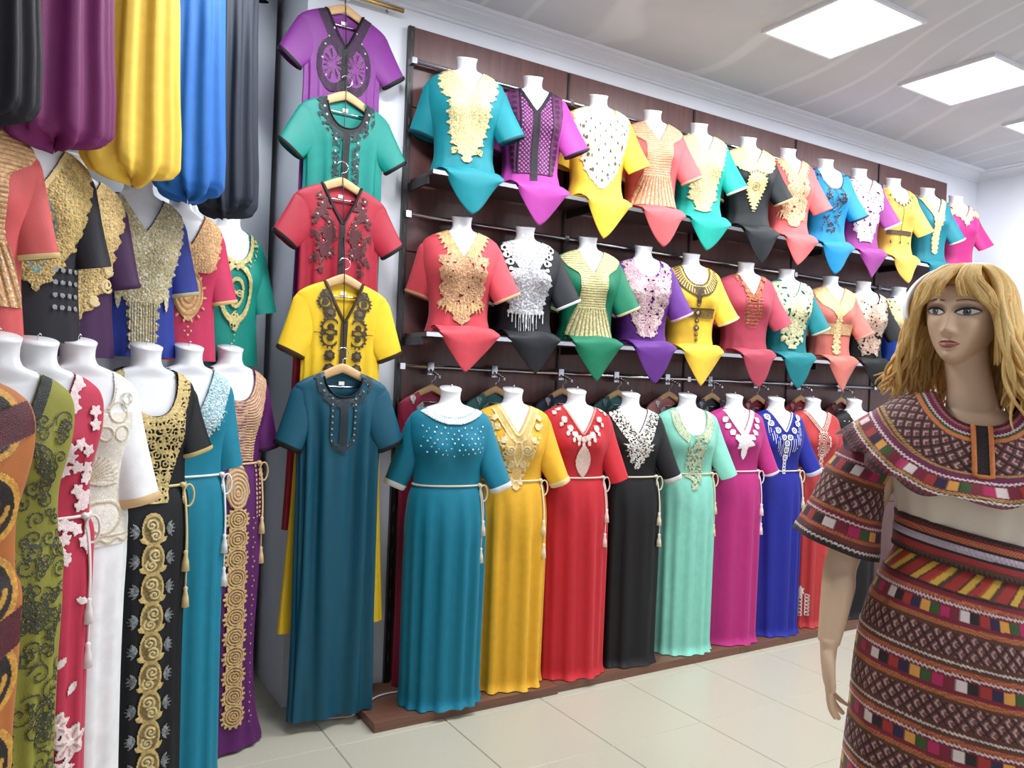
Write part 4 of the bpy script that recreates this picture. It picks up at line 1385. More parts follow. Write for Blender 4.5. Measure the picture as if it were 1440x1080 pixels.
def l_white(cv):
    c, d = (206, 190, 160), (232, 226, 214)
    m = cv.rg([(.2, .14), (.3, .14), (.4, .125), (.5, .13), (.58, .14)])
    cv.pt(m, d, .001, .05)
    for x, t, r in ((.09, .2, .028), (.10, .26, .022), (.05, .26, .02), (.12, .16, .016)):
        cv.pt(cv.ring(x, t, r, .0028), c, .004)
    for k in range(9):
        a = -2.2 + k * .3
        cv.pt(cv.leaf(.008, .40, .10 - .004 * abs(k - 5), .010, math.pi - (.25 + k * .17)), c, .004, .1)
        cv.pt(cv.leaf(.010, .40, .09 - .004 * abs(k - 5), .006, math.pi - (.25 + k * .17)), d, .005, .05)
    for x, t in ((.055, .50),):
        u, v = (cv.A - x) / .05, (cv.T - t) / .045
        hh = (u * u + v * v - 1 - .35 * np.abs(u) * v * -1)
        cv.pt(np.abs(hh) < .16, c, .004)
    cv.pt(np.abs(cv.T - .565 - .006 * np.sin(cv.X * 120)) < .004, c, .004); cv.pt(np.abs(cv.T - .55) < .002, c, .004)
    cv.pt(cv.N < .006, c, .003)
def l_black(cv):
    g = (214, 190, 128)
    m = ((cv.N < .05) & (cv.A < .14)) | cv.rg([(.18, .105), (.3, .10), (.38, .075), (.44, .055), (.5, .05)])
    d, d2 = cells(cv.X, cv.T, .026, 5)
    cv.pt(m & (d2 - d < .26), g, .004, .12)
    cv.pt(m & (np.abs(d - .26) < .11), g, .005, .12)
    cv.pt((cv.N < .018), g, .004, .12)
    cv.pt((cv.N < .042) & (np.hypot(((cv.X / .013) % 1) - .5, ((cv.T / .013) % 1) - .5) < .36) & (cv.A < .14), g, .005)
def l_black2(cv):
    column(cv, .58, 1.5, .036, (206, 180, 116), (226, 206, 150), .092, (120, 128, 134))
def l_tealwhite(cv):
    c = (222, 236, 240)
    m = (cv.N < .085) & (cv.A < .165)
    a = vnoise(cv.X, cv.T, .03, 5) * 7
    st = np.sin((cv.X * np.cos(a) + cv.T * np.sin(a)) * 700)
    cv.pt(m, (120, 184, 200), .001, .1); cv.pt(m & (st > -.25), c, .004, .1)
    cv.pt(cv.rg([(.22, .12), (.28, .08), (.33, .03), (.345, 0)], .005, 220) & (st > -.2), c, .004, .1)
def l_purple(cv):
    g, r = (222, 184, 134), (168, 120, 120)
    m = ((cv.N < .03) & (cv.A < .16)) | cv.rg([(.08, .155), (.2, .125), (.28, .10), (.36, .08), (.44, .075)])
    cv.pt(m, r, .001, .1)
    st = np.sin(cv.N * 620 + 3 * np.sin(cv.A * 60))
    cv.pt(m & (st > -.1), g, .004, .12)
    cv.pt(m & (cv.A < .03) & (np.abs((cv.T / .012) % 1 - .5) < .3), (196, 150, 140), .005)
    q = cv.rg([(.45, .025), (.5, .045), (.56, .052), (.61, .03), (.62, .01)])
    cv.pt(q, (190, 150, 120), .002, .1)
    cv.pt(q & (np.abs(np.hypot(cv.X, (cv.T - .56) * .7) / .011 % 1 - .5) < .28), g, .005)
    for i in range(12):
        for x in (.085, .105, .125):
            cv.pt(cv.ell(x, .46 + i * .018, .0055, .0065) & (cv.T < .50 + (.125 - x) * 5 + .12), g, .004)
def l_purple2(cv):
    g = (218, 182, 122)
    for t in np.arange(.66, 1.42, .075):
        cv.pt(cv.ell(0, t, .044, .042, 0, False), (150, 104, 90), .001, .1)
        for r in (.038, .027, .016, .006):
            cv.pt(np.abs(np.hypot(cv.X, cv.T - t) - r) < .0036, g, .005, .1)
        for k in range(14):
            a = k * .449
            cv.pt(cv.ell(math.cos(a) * .047, t + math.sin(a) * .044, .0065, .0065, 0, False), g, .004)
        for a in (-1, 1):
            cv.pt(cv.dots([(a * .07, t), (a * .078, t + .02), (a * .07, t + .04)], .0042), g, .004)
def l_orange(cv):
    gd, bk = (206, 150, 60), (24, 16, 14)
    for i, t in enumerate(np.arange(.16, 1.3, .16)):
        cv.pt(cv.ell(.06, t, .07, .075, 0), gd, .002, .15); cv.pt(cv.ell(.06, t, .056, .062), bk, .003)
        cv.pt(cv.spiral(.06, t, .042, 1.8, 0, 1, .005), gd, .004)
        cv.pt(cv.spiral(.07, t + .03, .02, 1.4, 2, -1, .004), (180, 90, 40), .004)
    cv.pt(np.abs(((cv.T + .35 * cv.X) / .4) % 1 - .5) < .09, (84, 20, 34), .001, .15)

rowL3 = [
 ((-84, 474), (178, 104, 50), ('v', .08, .2), l_orange, None, None, 'orange and black patterned gown with gold scroll roundels', (l_orange, .17, .5), dict(only=-1, c0=(.10, .18), c1=(.14, .34), w0=.06, w1=.045)),
 ((-4, 474), (140, 138, 52), ('v', .085, .27), l_olive, (26, 26, 22), None, 'olive green gown with black lace neck and centre band', (l_olive2, .17, .56), dict(only=-1, c0=(.10, .18), c1=(.14, .34), w0=.06, w1=.045)),
 ((53, 480), (188, 44, 74), ('v', .085, .25), l_crimson, None, (240, 225, 225), 'crimson gown with white lace bodice and white flowers', (l_crimson2, .14, .58), dict(only=-1, c0=(.10, .18), c1=(.14, .34), w0=.06, w1=.045)),
 ((110, 480), (236, 236, 238), ('sq', .09, .19), l_white, (222, 188, 140), None, 'plain white gown with beige cord work and gold edged sleeves', None, dict(c0=(.11, .18), c1=(.165, .47), w0=.066, w1=.062, d1=.036, yr=-.05, yl=.02, cufft=1.0)),
 ((206, 485), (12, 13, 19), ('u', .085, .225), l_black, (200, 176, 110), (214, 196, 140), 'black gown with gold scrollwork column down the skirt', (l_black2, .1, .52), dict(c0=(.11, .18), c1=(.16, .35), w0=.066, w1=.056, d1=.032, yr=-.035, cufft=.8)),
 ((266, 488), (0, 120, 146), ('v', .08, .225), l_tealwhite, None, (226, 232, 236), 'teal gown with white feathered lace at the neck beside the black one', None, dict(c0=(.11, .18), c1=(.15, .43), w0=.064, w1=.05, d1=.032, yr=-.035)),
 ((324, 489), (88, 24, 92), ('u', .085, .205), l_purple, (40, 10, 46), (222, 190, 140), 'deep purple gown with gold medallion column', (l_purple2, .11, .6), dict(c0=(.11, .18), c1=(.155, .40), w0=.064, w1=.05, d1=.034, yr=-.03)),
]
for k, ((px, py), c, nk, em, cf, bc, desc, e2, sl) in enumerate(rowL3):
    p = CAM + (pl(px, py) - CAM) * [.80, .885, .955, 1, 1, 1.015, 1.035][k]
    H = float(p[2])
    loc = (p[0], p[1], 0.0)
    bust(.5, loc, PHI, 'white headless form inside the %s' % short(desc), 'forms in gowns along the oblique wall', pin=True, stand=round(H - .5, 2), shape=SLIM)
    s = dict(yr=-.035, yl=.02, d0=.042, d1=.03); s.update(sl)
    long_dress(desc, 'gowns along the oblique wall', loc, H, c, nk, em, metal=k in (4, 6), cuff=cf, sl=s, rotz=PHI, seed=400 + k, hemz=.012, belt=dict(drop=(.22, .34), ang=.8) if bc else None,
               beltc=bc, emb2=e2, tw=.45, res=.0026, wid=.79, flare=.03 if k == 6 else .0, shape=SLIM, hemb=.122, W=.16, t1=.66, folds=.022)

def m_goldteal(cv):
    m = cv.rg([(.085, .15), (.2, .15), (.3, .13), (.36, .1), (.42, .06), (.47, .02), (.49, .0)], .006, 140)
    rich(cv, m, (196, 164, 96), (220, 196, 130), .014, 4)
    cv.pt(cv.leaf(0, .2, .24, .045, 0, False) & (vnoise(cv.X, cv.T, .008, 4) > .45), (120, 160, 156), .004, .3)
    cv.pt((cv.N < .014), (226, 202, 140), .005)
    cv.pt(cv.dots([(.05 + .02 * (i % 4), .42 + .035 * (i // 4)) for i in range(16)], .0075, True), (150, 150, 160), .003)
def m_gold(cv):
    m = cv.rg([(.085, .155), (.2, .15), (.28, .125), (.35, .11), (.41, .085), (.47, .045), (.52, .012), (.53, 0)], .008, 120)
    rich(cv, m, (202, 168, 104), (226, 198, 138), .016, 6)
    cv.pt((cv.N < .02), (222, 190, 128), .005, .1)
    for x, t, r in ((.095, .40, .022), (.10, .35, .018), (.055, .45, .016)):
        cv.pt(cv.spiral(x, t, r, 1.7, .5, 1, .005), (232, 206, 150), .007)
    cv.pt((cv.A < .012) & (cv.T > .2) & (np.abs((cv.T / .014) % 1 - .5) < .35), (230, 204, 146), .006)
def m_silvergold(cv):
    m = cv.rg([(.085, .145), (.2, .14), (.28, .12), (.36, .10), (.42, .085), (.44, .055), (.6, .045)], .005, 170)
    rich(cv, m, (190, 172, 124), (214, 204, 170), .009, 7)
    cv.pt(m & (vnoise(cv.X, cv.T, .005, 2) > .72), (236, 230, 210), .006)
    cv.pt(m & (cv.T > .44) & (np.abs((cv.X / .009) % 1 - .5) < .16), (120, 110, 90), .001)
    cv.pt(cv.leaf(.08, .38, .09, .010, 0), (214, 200, 160), .004, .2)
def m_peach(cv):
    c1, c2 = (230, 182, 128), (206, 150, 100)
    m = cv.rg([(.085, .145), (.2, .13), (.28, .1), (.3, .075)], .005, 160)
    rich(cv, m, c1, c2, .012, 5)
    cv.pt(cv.leaf(0, .29, .19, .058, 0, False), c1, .003, .15)
    for r in (.05, .036, .022):
        cv.pt(np.abs(np.hypot(cv.X, (cv.T - .375) * .62) - r) < .003, c2, .005)
    for i in range(14):
        a = i * .45
        cv.pt(cv.leaf(math.cos(a) * .055, .39 + math.sin(a) * .08, .02, .005, 1.57 - a, False), c1, .004)
    cv.pt(cv.dots([(0, .5), (0, .53), (.012, .515)], .005, True), c1, .004)
def m_tealgold(cv):
    g = (206, 192, 132)
    cv.pt((cv.N < .018), g, .004, .15)
    cv.pt((cv.N < .04) & (cv.N > .016) & (vnoise(cv.X, cv.T, .01, 3) > .55) & (cv.A < .12), g, .004, .15)
    for r, wd in ((.062, .008), (.03, .005)):
        q = np.abs(np.hypot(cv.X, (cv.T - .33) * .55) - r) < wd
        cv.pt(q & (cv.T > .22), g, .005, .15)
    cv.pt(cv.leaf(0, .4, .09, .025, 0, False) & (vnoise(cv.X, cv.T, .006, 3) > .3), g, .005, .1)
    cv.pt(cv.spiral(.015, .33, .016, 1.5, 0, 1, .004), g, .006)
    cv.pt(cv.dots([(0, .5 + .022 * i) for i in range(8)], .004), g, .004)

rowL2 = [((-40, 232), (206, 84, 84), ('v', .075, .2), d_pleat((226, 180, 130), (216, 166, 116), (180, 130, 90)), (220, 190, 130), 'coral tunic with peach pleated bib high on the oblique wall'),
         ((53, 262), (28, 26, 34), ('v', .08, .2), m_goldteal, None, 'black tunic with gold and teal leaf front high on the oblique wall'),
         ((108, 303), (62, 24, 70), ('v', .08, .2), m_gold, (60, 24, 66), 'dark purple tunic with heavy gold scroll front'),
         ((204, 325), (28, 50, 142), ('v', .08, .2), m_silvergold, (180, 170, 130), 'royal blue tunic with silver gold fringe front'),
         ((266, 344), (190, 42, 84), ('v', .078, .2), m_peach, (226, 180, 120), 'raspberry tunic with peach leaf medallion'),
         ((331, 366), (0, 130, 116), ('u', .075, .2), m_tealgold, None, 'sea green tunic with slim gold drop motif')]
M_RAILW = M_CHROME
for k, ((px, py), c, nk, em, cf, desc) in enumerate(rowL2):
    v = CAM + (pl(px, py, -.10) - CAM) * [.94, .968, 1, 1, 1, 1][k]
    b2 = v[:2] - FACE2 * .068
    zt = v[2] + .20
    H = .605
    loc = (b2[0], b2[1], zt - H)
    bust(.48, (b2[0], b2[1], zt - .48), PHI2, 'white headless bust inside the %s' % short(desc), 'busts fixed high on the oblique wall', shape=SLIM)
    tunic(desc, 'tunics high on the oblique wall', loc, H, c, nk, em, metal=True, cuff=cf, rotz=PHI2, seed=500 + k, long=0.03, res=.0026, shape=SLIM,
          sl=dict(c0=(.11, .18), c1=(.158, .40), w0=.064, w1=.052, d0=.04, d1=.03, yr=-.035, yl=.01), t1=.6)
# rails that carry the busts and the upper dresses
for z, off, lab in ((1.98, -.272, 'chrome wall rail behind the busts on the oblique wall'), (3.13, .02, 'chrome rail near the ceiling carrying the long hanging dresses')):
    p0 = ROWL + N45 * off + D45 * .12; p1 = ROWL + N45 * off - D45 * 2.0
    rr = tag(empty('chrome_rail', (p0[0], p0[1], z)), lab, 'rail')
    MB().tube([(0, 0, 0), (p1[0] - p0[0], p1[1] - p0[1], 0)], .012, 10).build('bar', M_CHROME, rr)
    for s in (.1, 1.0, 1.9):
        q = -D45 * s; r_ = q - N45 * (off + .30)
        MB().tube([(q[0], q[1], 0), (r_[0], r_[1], 0)], .008, 8).build('bracket', M_CHROME, rr)

# upper hanging dresses, hems gathered into a bubble
rowL1 = [((-27, 100), (18, 178), (22, 18, 28), 'black', .11), ((80, 100), (105, 213), (116, 28, 92), 'plum', .13), ((190, 100), (200, 257), (240, 196, 70), 'golden yellow', .125),
         ((271, 100), (276, 280), (20, 98, 178), 'bright blue', .115), ((322, 100), (330, 305), (24, 32, 48), 'dark navy', .11)]
for k, ((px, py), (hx, hy), c, cn, hw) in enumerate(rowL1):
    p = pl(px, py, .075)
    zh = pl(hx, hy, .08)[2]
    zt = 3.115
    L = zt - zh
    e = tag(empty('hanging_dress', (p[0], p[1], zt), PHI), '%s dress hanging high with its hem gathered into a soft bubble' % cn, 'dress', 'dresses hanging from the ceiling rail')
    pa = [(0, .05), (.03, .09), (.08, .11), (.15, .115), (.3, .10), (.45, hw * .88), (L - .25, hw * 1.0), (L - .14, hw * 1.05), (L - .07, hw * 1.05), (L - .03, hw * .95), (L - .008, hw * .7), (L, hw * .35), (L + .003, .002)]
    pb = [(0, .02), (.08, .03), (.3, .04), (.45, .045), (L - .25, .05), (L - .14, .056), (L - .07, .06), (L - .03, .056), (L - .008, .042), (L, .022), (L + .003, .002)]
    tt = np.concatenate([np.linspace(0, .4, 16), np.linspace(.42, L - .12, 40), np.linspace(L - .11, L, 22), [L + .003]])
    b = Body(tt, N=140, pa=pa, pb=pb, bust=0, n=2.05, folds=(.10, 11, .2), seed=600 + k)
    V = b.verts(0)
    hl = np.clip((tt - (L - .2)) / .2, 0, 1)[:, None] ** 2
    V[:, :, 2] += hl * (.014 * np.sin(3 * np.arctan2(V[:, :, 1], V[:, :, 0]) + k) + .010 * np.sin(7 * np.arctan2(V[:, :, 1], V[:, :, 0])))
    mk('gown', V.reshape(-1, 3), gridfaces(len(tt), 140, True), cloth(c), e)
    for sd in (-1, 1):
        MB().loft(sleeve_rings(sd, (.085, .13), (.10, .3), .04, .04, .025, .025, 0, 0, seed=sd + 5), cap=False).build('sleeve', cloth(c), e)
    MB().tube([(0, 0, -.01), (0, 0, .012), (0.0, .0, .03)], .003, 6).build('hook', M_CHROME, e)
# ------------------------------------------------------------------ the blonde mannequin in the woven dress
_d = ray(1368, 650) * 1.94
BL = CAM + _d
_tc = CAM[:2] - BL[:2]; _tc /= np.linalg.norm(_tc)
PSI = math.atan2(_tc[0], -_tc[1]) + math.radians(9)
BLO = (BL[0], BL[1], 0.0)
SKIN = mat('mannequin_skin', (222, 188, 158), .42, noise=.015, nscale=12, spec=.4)
man = tag(empty('mannequin', BLO, PSI), 'blonde female mannequin with painted face and one arm hanging down', 'mannequin')

# --- head, in its own frame (front = -y, eyes at z = .008)
HA = [(-.115, .012), (-.108, .024), (-.095, .038), (-.08, .049), (-.06, .060), (-.03, .071), (0, .077), (.03, .079), (.06, .075), (.09, .056), (.105, .034), (.113, .006)]
HF = [(-.115, .05), (-.108, .066), (-.095, .076), (-.08, .079), (-.06, .081), (-.03, .084), (0, .085), (.03, .088), (.06, .081), (.09, .056), (.105, .032), (.113, .006)]
HB = [(-.115, .0), (-.108, .01), (-.08, .034), (-.05, .064), (0, .094), (.03, .10), (.06, .093), (.09, .068), (.105, .042), (.113, .008)]
def face_feat(x, z):
    A = np.abs(x)
    P = np.interp(z, [-.054, -.047, -.040, -.033, -.018, 0, .016, .034], [0, .006, .019, .0245, .018, .0115, .006, 0])
    sg = np.interp(z, [-.045, -.03, 0, .03], [.0125, .0105, .0085, .011])
    d = P * np.exp(-(x / sg) ** 2)
    d += .009 * np.exp(-((A - .0125) / .006) ** 2 - ((z + .040) / .007) ** 2)
    d -= .011 * np.exp(-((A - .036) / .018) ** 2 - ((z - .008) / .012) ** 2)
    d += .006 * np.exp(-((A - .036) / .014) ** 2 - ((z - .007) / .008) ** 2)
    d += .005 * np.exp(-((A - .034) / .022) ** 2 - ((z - .030) / .009) ** 2)
    d += .007 * np.exp(-((A - .004) / .013) ** 2 - ((z + .0625) / .0048) ** 2)
    d += .0085 * np.exp(-(x / .0155) ** 2 - ((z + .0735) / .0055) ** 2)
    d -= .005 * np.exp(-(x / .022) ** 2 - ((z + .0675) / .0020) ** 2)
    d -= .004 * np.exp(-(x / .012) ** 2 - ((z + .083) / .005) ** 2)
    d += .006 * np.exp(-(x / .017) ** 2 - ((z + .098) / .010) ** 2)
    d += .005 * np.exp(-((A - .047) / .018) ** 2 - ((z + .022) / .018) ** 2)
    return d
def face_y(x, z):
    a = hermite(HA, z); b = hermite(HF, z)
    return -b * np.clip(1 - np.abs(x / a) ** 2.3, 0, 1) ** (1 / 2.3) - face_feat(x, z)
def head_rings(n=150, R=130):
    th = np.linspace(0, 2 * np.pi, n, endpoint=False)
    rings = []
    for z in np.linspace(-.115, .113, R):
        za = np.array([z])
        a, f, b = hermite(HA, za)[0], hermite(HF, za)[0], hermite(HB, za)[0]
        c, s = np.cos(th), np.sin(th)
        x = a * np.sign(c) * np.abs(c) ** (2 / 2.3)
        y = np.where(s < 0, -f * np.abs(s) ** (2 / 2.3), b * np.abs(s) ** (2 / 2.3))
        fr = np.clip(-s, 0, 1) ** .4
        y = y - fr * face_feat(x, np.full_like(x, z))
        rings.append(np.stack([x, y, np.full_like(x, z)], -1))
    return np.array(rings)
HC = np.array([-.035, -.012, 1.673])
HR = math.radians(-28)
def h2b(P):
    """head frame to the mannequin's frame"""
    P = np.asarray(P, float)
    tl = math.radians(3)
    x, y, z = P[..., 0], P[..., 1], P[..., 2]
    x2 = x * math.cos(tl) + z * math.sin(tl); z2 = -x * math.sin(tl) + z * math.cos(tl)
    c, s = math.cos(HR), math.sin(HR)
    return np.stack([x2 * c - y * s, x2 * s + y * c, z2], -1) + HC

def ring_at(cx, cy, z, a, bf, bb, n=40, tiltx=0.0, p=2.2):
    th = np.linspace(0, 2 * np.pi, n, endpoint=False)
    c, s = np.cos(th), np.sin(th)
    x = a * np.sign(c) * np.abs(c) ** (2 / p)
    y = np.where(s < 0, -bf, bb) * np.abs(s) ** (2 / p)
    return np.stack([cx + x, cy + y, np.full_like(x, z) + tiltx * x], -1)

body = MB()
body.loft(h2b(head_rings()))
nk = [ring_at(0.0, .012, 1.40, .075, .06, .06), ring_at(-.004, .008, 1.45, .060, .054, .056), ring_at(-.010, .004, 1.50, .052, .050, .052), ring_at(-.022, .0, 1.56, .049, .048, .052), ring_at(-.03, -.004, 1.615, .049, .05, .055), ring_at(-.034, -.006, 1.66, .045, .045, .055)]
body.loft(np.array(nk))
tor = [(1.45, .06, .05), (1.43, .11, .060), (1.41, .15, .070), (1.38, .172, .082), (1.34, .172, .098), (1.28, .155, .118), (1.22, .138, .10), (1.14, .118, .085), (1.08, .116, .082), (1.0, .14, .092), (.93, .168, .10), (.87, .172, .105), (.80, .165, .1)]
body.loft(np.array([ring_at(0, .008, z, a, b, b * .92) for z, a, b in tor]))
for sd in (-1, 1):
    L = np.array([(sd * .085, .01, .88), (sd * .088, .008, .7), (sd * .09, .004, .48), (sd * .085, .02, .3), (sd * .08, .03, .1), (sd * .08, .035, .06)])
    body.tube(L, [.088, .078, .056, .052, .036, .034], 20)
    body.tube([(sd * .08, .04, .045), (sd * .082, -.02, .035), (sd * .086, -.10, .022), (sd * .088, -.15, .018)], [.034, .034, .03, .016], 14, flat=.75)
def arm(sh, el, wr, sd):
    P = [np.array(sh) + np.array([-sd * .05, 0, .005]), np.array(sh), np.array(sh) * .6 + np.array(el) * .4, el, np.array(el) * .65 + np.array(wr) * .35, np.array(el) * .3 + np.array(wr) * .7, wr]
    t = np.linspace(0, 6, 40); P = np.array(P)
    Q = np.stack([hermite(np.stack([np.arange(7), P[:, k]], -1), t) for k in range(3)], -1)
    body.tube(Q, np.interp(t, np.arange(7), [.05, .052, .047, .040, .041, .034, .027]), 20)
arm((-.17, .005, 1.385), (-.285, -.005, 1.05), (-.312, -.075, .845), -1)
arm((.17, .005, 1.385), (.275, .0, 1.06), (.29, -.06, .845), 1)
NAILS = []
def hand(w, sd):
    """relaxed hanging hand; thumb on the front (-y) side, palm toward the body"""
    w = np.array(w)
    def seg(P, R, n=14, flat=None):
        P = np.array(P, float); P[:, 0] *= -sd          # written for the viewer's left hand, thumb side = -y
        body.tube(P + w, R, n, flat=flat)
        return P + w
    rings = []
    for z, cy, wy, wx, cx in [(.02, .0, .027, .022, 0), (-.01, .0, .03, .020, 0), (-.035, -.002, .038, .018, 0), (-.06, -.002, .041, .0165, .002), (-.083, 0.0, .041, .015, .004), (-.098, .002, .036, .012, .006)]:
        th = np.linspace(0, 2 * np.pi, 24, endpoint=False)
        rings.append(np.stack([(cx + wx * np.cos(th)) * -sd, cy + wy * np.sin(th), np.full(24, z)], -1) + w)
    body.loft(np.array(rings))
    for q, (y0, L, r) in enumerate([(-.031, .078, .0092), (-.010, .086, .0095), (.012, .080, .0092), (.032, .064, .0082)]):
        b = np.array([.004, y0, -.088])
        sp = (y0 * .12)
        cu = .012 + .006 * q
        pts = [b + np.array([0, 0, .02]), b, b + np.array([.003, sp * .4, -L * .42]), b + np.array([cu * .7, sp * .7, -L * .74]), b + np.array([cu * 1.6, sp, -L])]
        t = np.linspace(0, 4, 18); P = np.array(pts)
        Q = np.stack([hermite(np.stack([np.arange(5), P[:, k]], -1), t) for k in range(3)], -1)
        rr = r * np.interp(t, [0, 1, 1.9, 2.1, 3, 4], [1, 1.05, .96, 1.0, .9, .62])
        e = seg(Q, rr)
        NAILS.append((e[-1], e[-3], -sd))
    Q = np.array([(.0, -.022, -.012), (.004, -.040, -.032), (.007, -.052, -.058), (.010, -.054, -.082), (.012, -.052, -.098)])
    t = np.linspace(0, 4, 16); Q = np.stack([hermite(np.stack([np.arange(5), Q[:, k]], -1), t) for k in range(3)], -1)
    seg(Q, np.interp(t, [0, 1, 2, 3, 4], [.015, .0135, .0115, .0105, .007]))
hand((-.312, -.078, .835), -1)
hand((.29, -.063, .835), 1)
tmp = body.build('body_source', SKIN)
rm = tmp.modifiers.new('remesh', 'REMESH'); rm.mode = 'VOXEL'; rm.voxel_size = .0034; rm.use_smooth_shade = True
sm = tmp.modifiers.new('smooth', 'SMOOTH'); sm.factor = .5; sm.iterations = 3
bpy.context.view_layer.update()
dg = bpy.context.evaluated_depsgraph_get()
me = bpy.data.meshes.new_from_object(tmp.evaluated_get(dg))
bpy.data.objects.remove(tmp, do_unlink=True)
me.name = 'body'
me.materials.clear(); me.materials.append(SKIN)
ob = bpy.data.objects.new('body', me); COL.objects.link(ob); ob.parent = man

# --- painted face pieces, fine shells that follow the face
M_PAINT = mat('face_paint', attr=True, rough=.35, noise=.02)
def patch(name, x0, x1, z0, z1, f, res=.0009, gap=.0012):
    xs = np.arange(x0, x1, res); zs = np.arange(z0, z1, res)
    X, Z = np.meshgrid(xs, zs)
    m, c, g = f(X, Z)
    q = m[:-1, :-1].astype(int) + m[1:, :-1] + m[:-1, 1:] + m[1:, 1:]
    F = gridfaces(*X.shape)[(q >= 3).ravel()]
    V = np.stack([X, face_y(X, Z) - gap - g, Z], -1).reshape(-1, 3)
    used = np.unique(F); mp = np.full(len(V), -1); mp[used] = np.arange(len(used))
    return mk(name, h2b(V[used]), mp[F], M_PAINT, man, col=c.reshape(-1, 3)[used])
def eye_f(cx):
    def f(X, Z):
        u = (X - cx) / .0225; sd = np.sign(cx)
        zc = .0085 + .0022 * (X - cx) * sd / .02
        up = .0092 * np.clip(1 - u ** 2, 0, 1) ** .7; lo = -.0068 * np.clip(1 - u ** 2, 0, 1) ** .8
        dz = Z - zc
        inside = (dz < up) & (dz > lo) & (np.abs(u) < 1)
        c = np.zeros(X.shape + (3,)); c[:] = (222, 188, 158)
        sh = ((X - cx) / .030) ** 2 + ((Z - .0135) / .0155) ** 2
        lid = sh < 1
        f_ = np.clip(1 - sh, 0, 1)[..., None] ** .6
        c = np.where(lid[..., None], np.array((222, 188, 158)) * (1 - .75 * f_) + np.array((88, 62, 60)) * .75 * f_, c)
        c[inside] = (226, 220, 214)
        r = np.hypot(X - cx + .0015, dz - .0005)
        c[inside & (r < .0078)] = (78, 92, 98); c[inside & (r < .0082) & (r > .0064)] = (40, 46, 52); c[inside & (r < .0031)] = (12, 12, 14)
        c[inside & (np.hypot(X - cx - .001, dz - .0028) < .0014)] = (250, 250, 250)
        lash = (np.abs(u) < 1.12) & (np.abs(dz - .0092 * np.clip(1 - (u / 1.12) ** 2, 0, 1) ** .7) < .0026)
        c[lash] = (34, 24, 24)
        low = (np.abs(u) < 1.0) & (np.abs(dz - lo) < .0009); c[low] = (86, 62, 58)
        return lid | inside | lash, c, np.where(inside, .0008, 0) + np.where(lash, .0012, 0)
    return f
for cx in (-.036, .036):
    patch('eye', cx - .032, cx + .032, -.010, .032, eye_f(cx))
def brow_f(cx):
    def f(X, Z):
        u = (X - cx) * np.sign(cx)
        zc = .0335 + .004 * np.cos(u * 60) - .06 * np.clip(u, 0, 1)
        wd = np.interp(u, [-.022, -.01, .012, .024], [.0022, .0026, .002, .0004])
        m = (np.abs(Z - zc) < wd) & (np.abs(u) < .024)
        c = np.zeros(X.shape + (3,)); c[:] = (140, 100, 78)
        return m, c, np.zeros(X.shape)
    return f
for cx in (-.036, .036):
    patch('eyebrow', cx - .026, cx + .026, .024, .044, brow_f(cx))
def lips_f(X, Z):
    u = X / .0245
    up = -.0672 + .0088 * np.clip(1 - np.abs(u) ** 1.7, 0, 1) - .0022 * np.exp(-(X / .0035) ** 2)
    lo = -.0672 - .0118 * np.clip(1 - u ** 2, 0, 1) ** .8
    m = (Z < up) & (Z > lo) & (np.abs(u) < 1)
    c = np.zeros(X.shape + (3,)); c[:] = (166, 88, 82)
    c[np.abs(Z + .0675 - .0006 * np.cos(X * 300)) < .0010] = (92, 44, 42)
    c[(Z > -.067)] = (142, 70, 66)
    return m, c, np.zeros(X.shape)
patch('lips', -.027, .027, -.082, -.055, lips_f)

# --- hair: many tapered locks over a close cap
M_HAIR = mat('blonde_hair', attr=True, rough=.42, noise=.16, nscale=60, stretch=(6, 6, 1), bump=.5, bscale=200)
hair = MB()
rs = np.random.RandomState(11)
def hp(ps, el, lift=0.0):
    """point on the hair cap: ps = angle from the back (0) round to the face, el = elevation"""
    a, b = .088 + lift, .104 + lift
    x = math.sin(ps) * a * math.cos(el); y = math.cos(ps) * b * math.cos(el)
    return np.array([x, y, .012 + (.112 + lift) * math.sin(el)])
hc0, hc1 = np.array((250, 214, 140)), np.array((216, 164, 88))
capr = []
for el in np.linspace(-.35, 1.56, 16):
    lim = 2 * np.pi
    capr.append([hp(p, el, .004) + np.array([0, .012, .004]) for p in np.linspace(0, lim, 40, endpoint=False)])
capr = np.array(capr)
# keep only cap faces off the face
F = gridfaces(16, 40, True)
cf = capr.reshape(-1, 3)[F].mean(1)
F = F[~((cf[:, 1] < -.02) & (cf[:, 2] < .075))]
hair.add(h2b(capr.reshape(-1, 3)), F, col=(226, 178, 100))
def lock(pts, r0, r1, wave=0.0, n=7):
    P = np.array(pts, float); K = len(P)
    t = np.linspace(0, K - 1, 34)
    Q = np.stack([hermite(np.stack([np.arange(K), P[:, k]], -1), t) for k in range(3)], -1)
    s = t / (K - 1)
    if wave:
        ph = rs.rand(2) * 6.28
        am = wave * np.clip(s - .35, 0, 1) * 1.4
        Q[:, 0] += am * np.sin(s * 15 + ph[0]); Q[:, 1] += am * np.cos(s * 14 + ph[1]) * .8
    rr = np.interp(s, [0, .15, .6, 1], [r0 * .6, r0, r0 * .85, r1])
    f = rs.rand()
    hair.tube(h2b(Q), rr, n, col=hc0 * (1 - f) + hc1 * f)
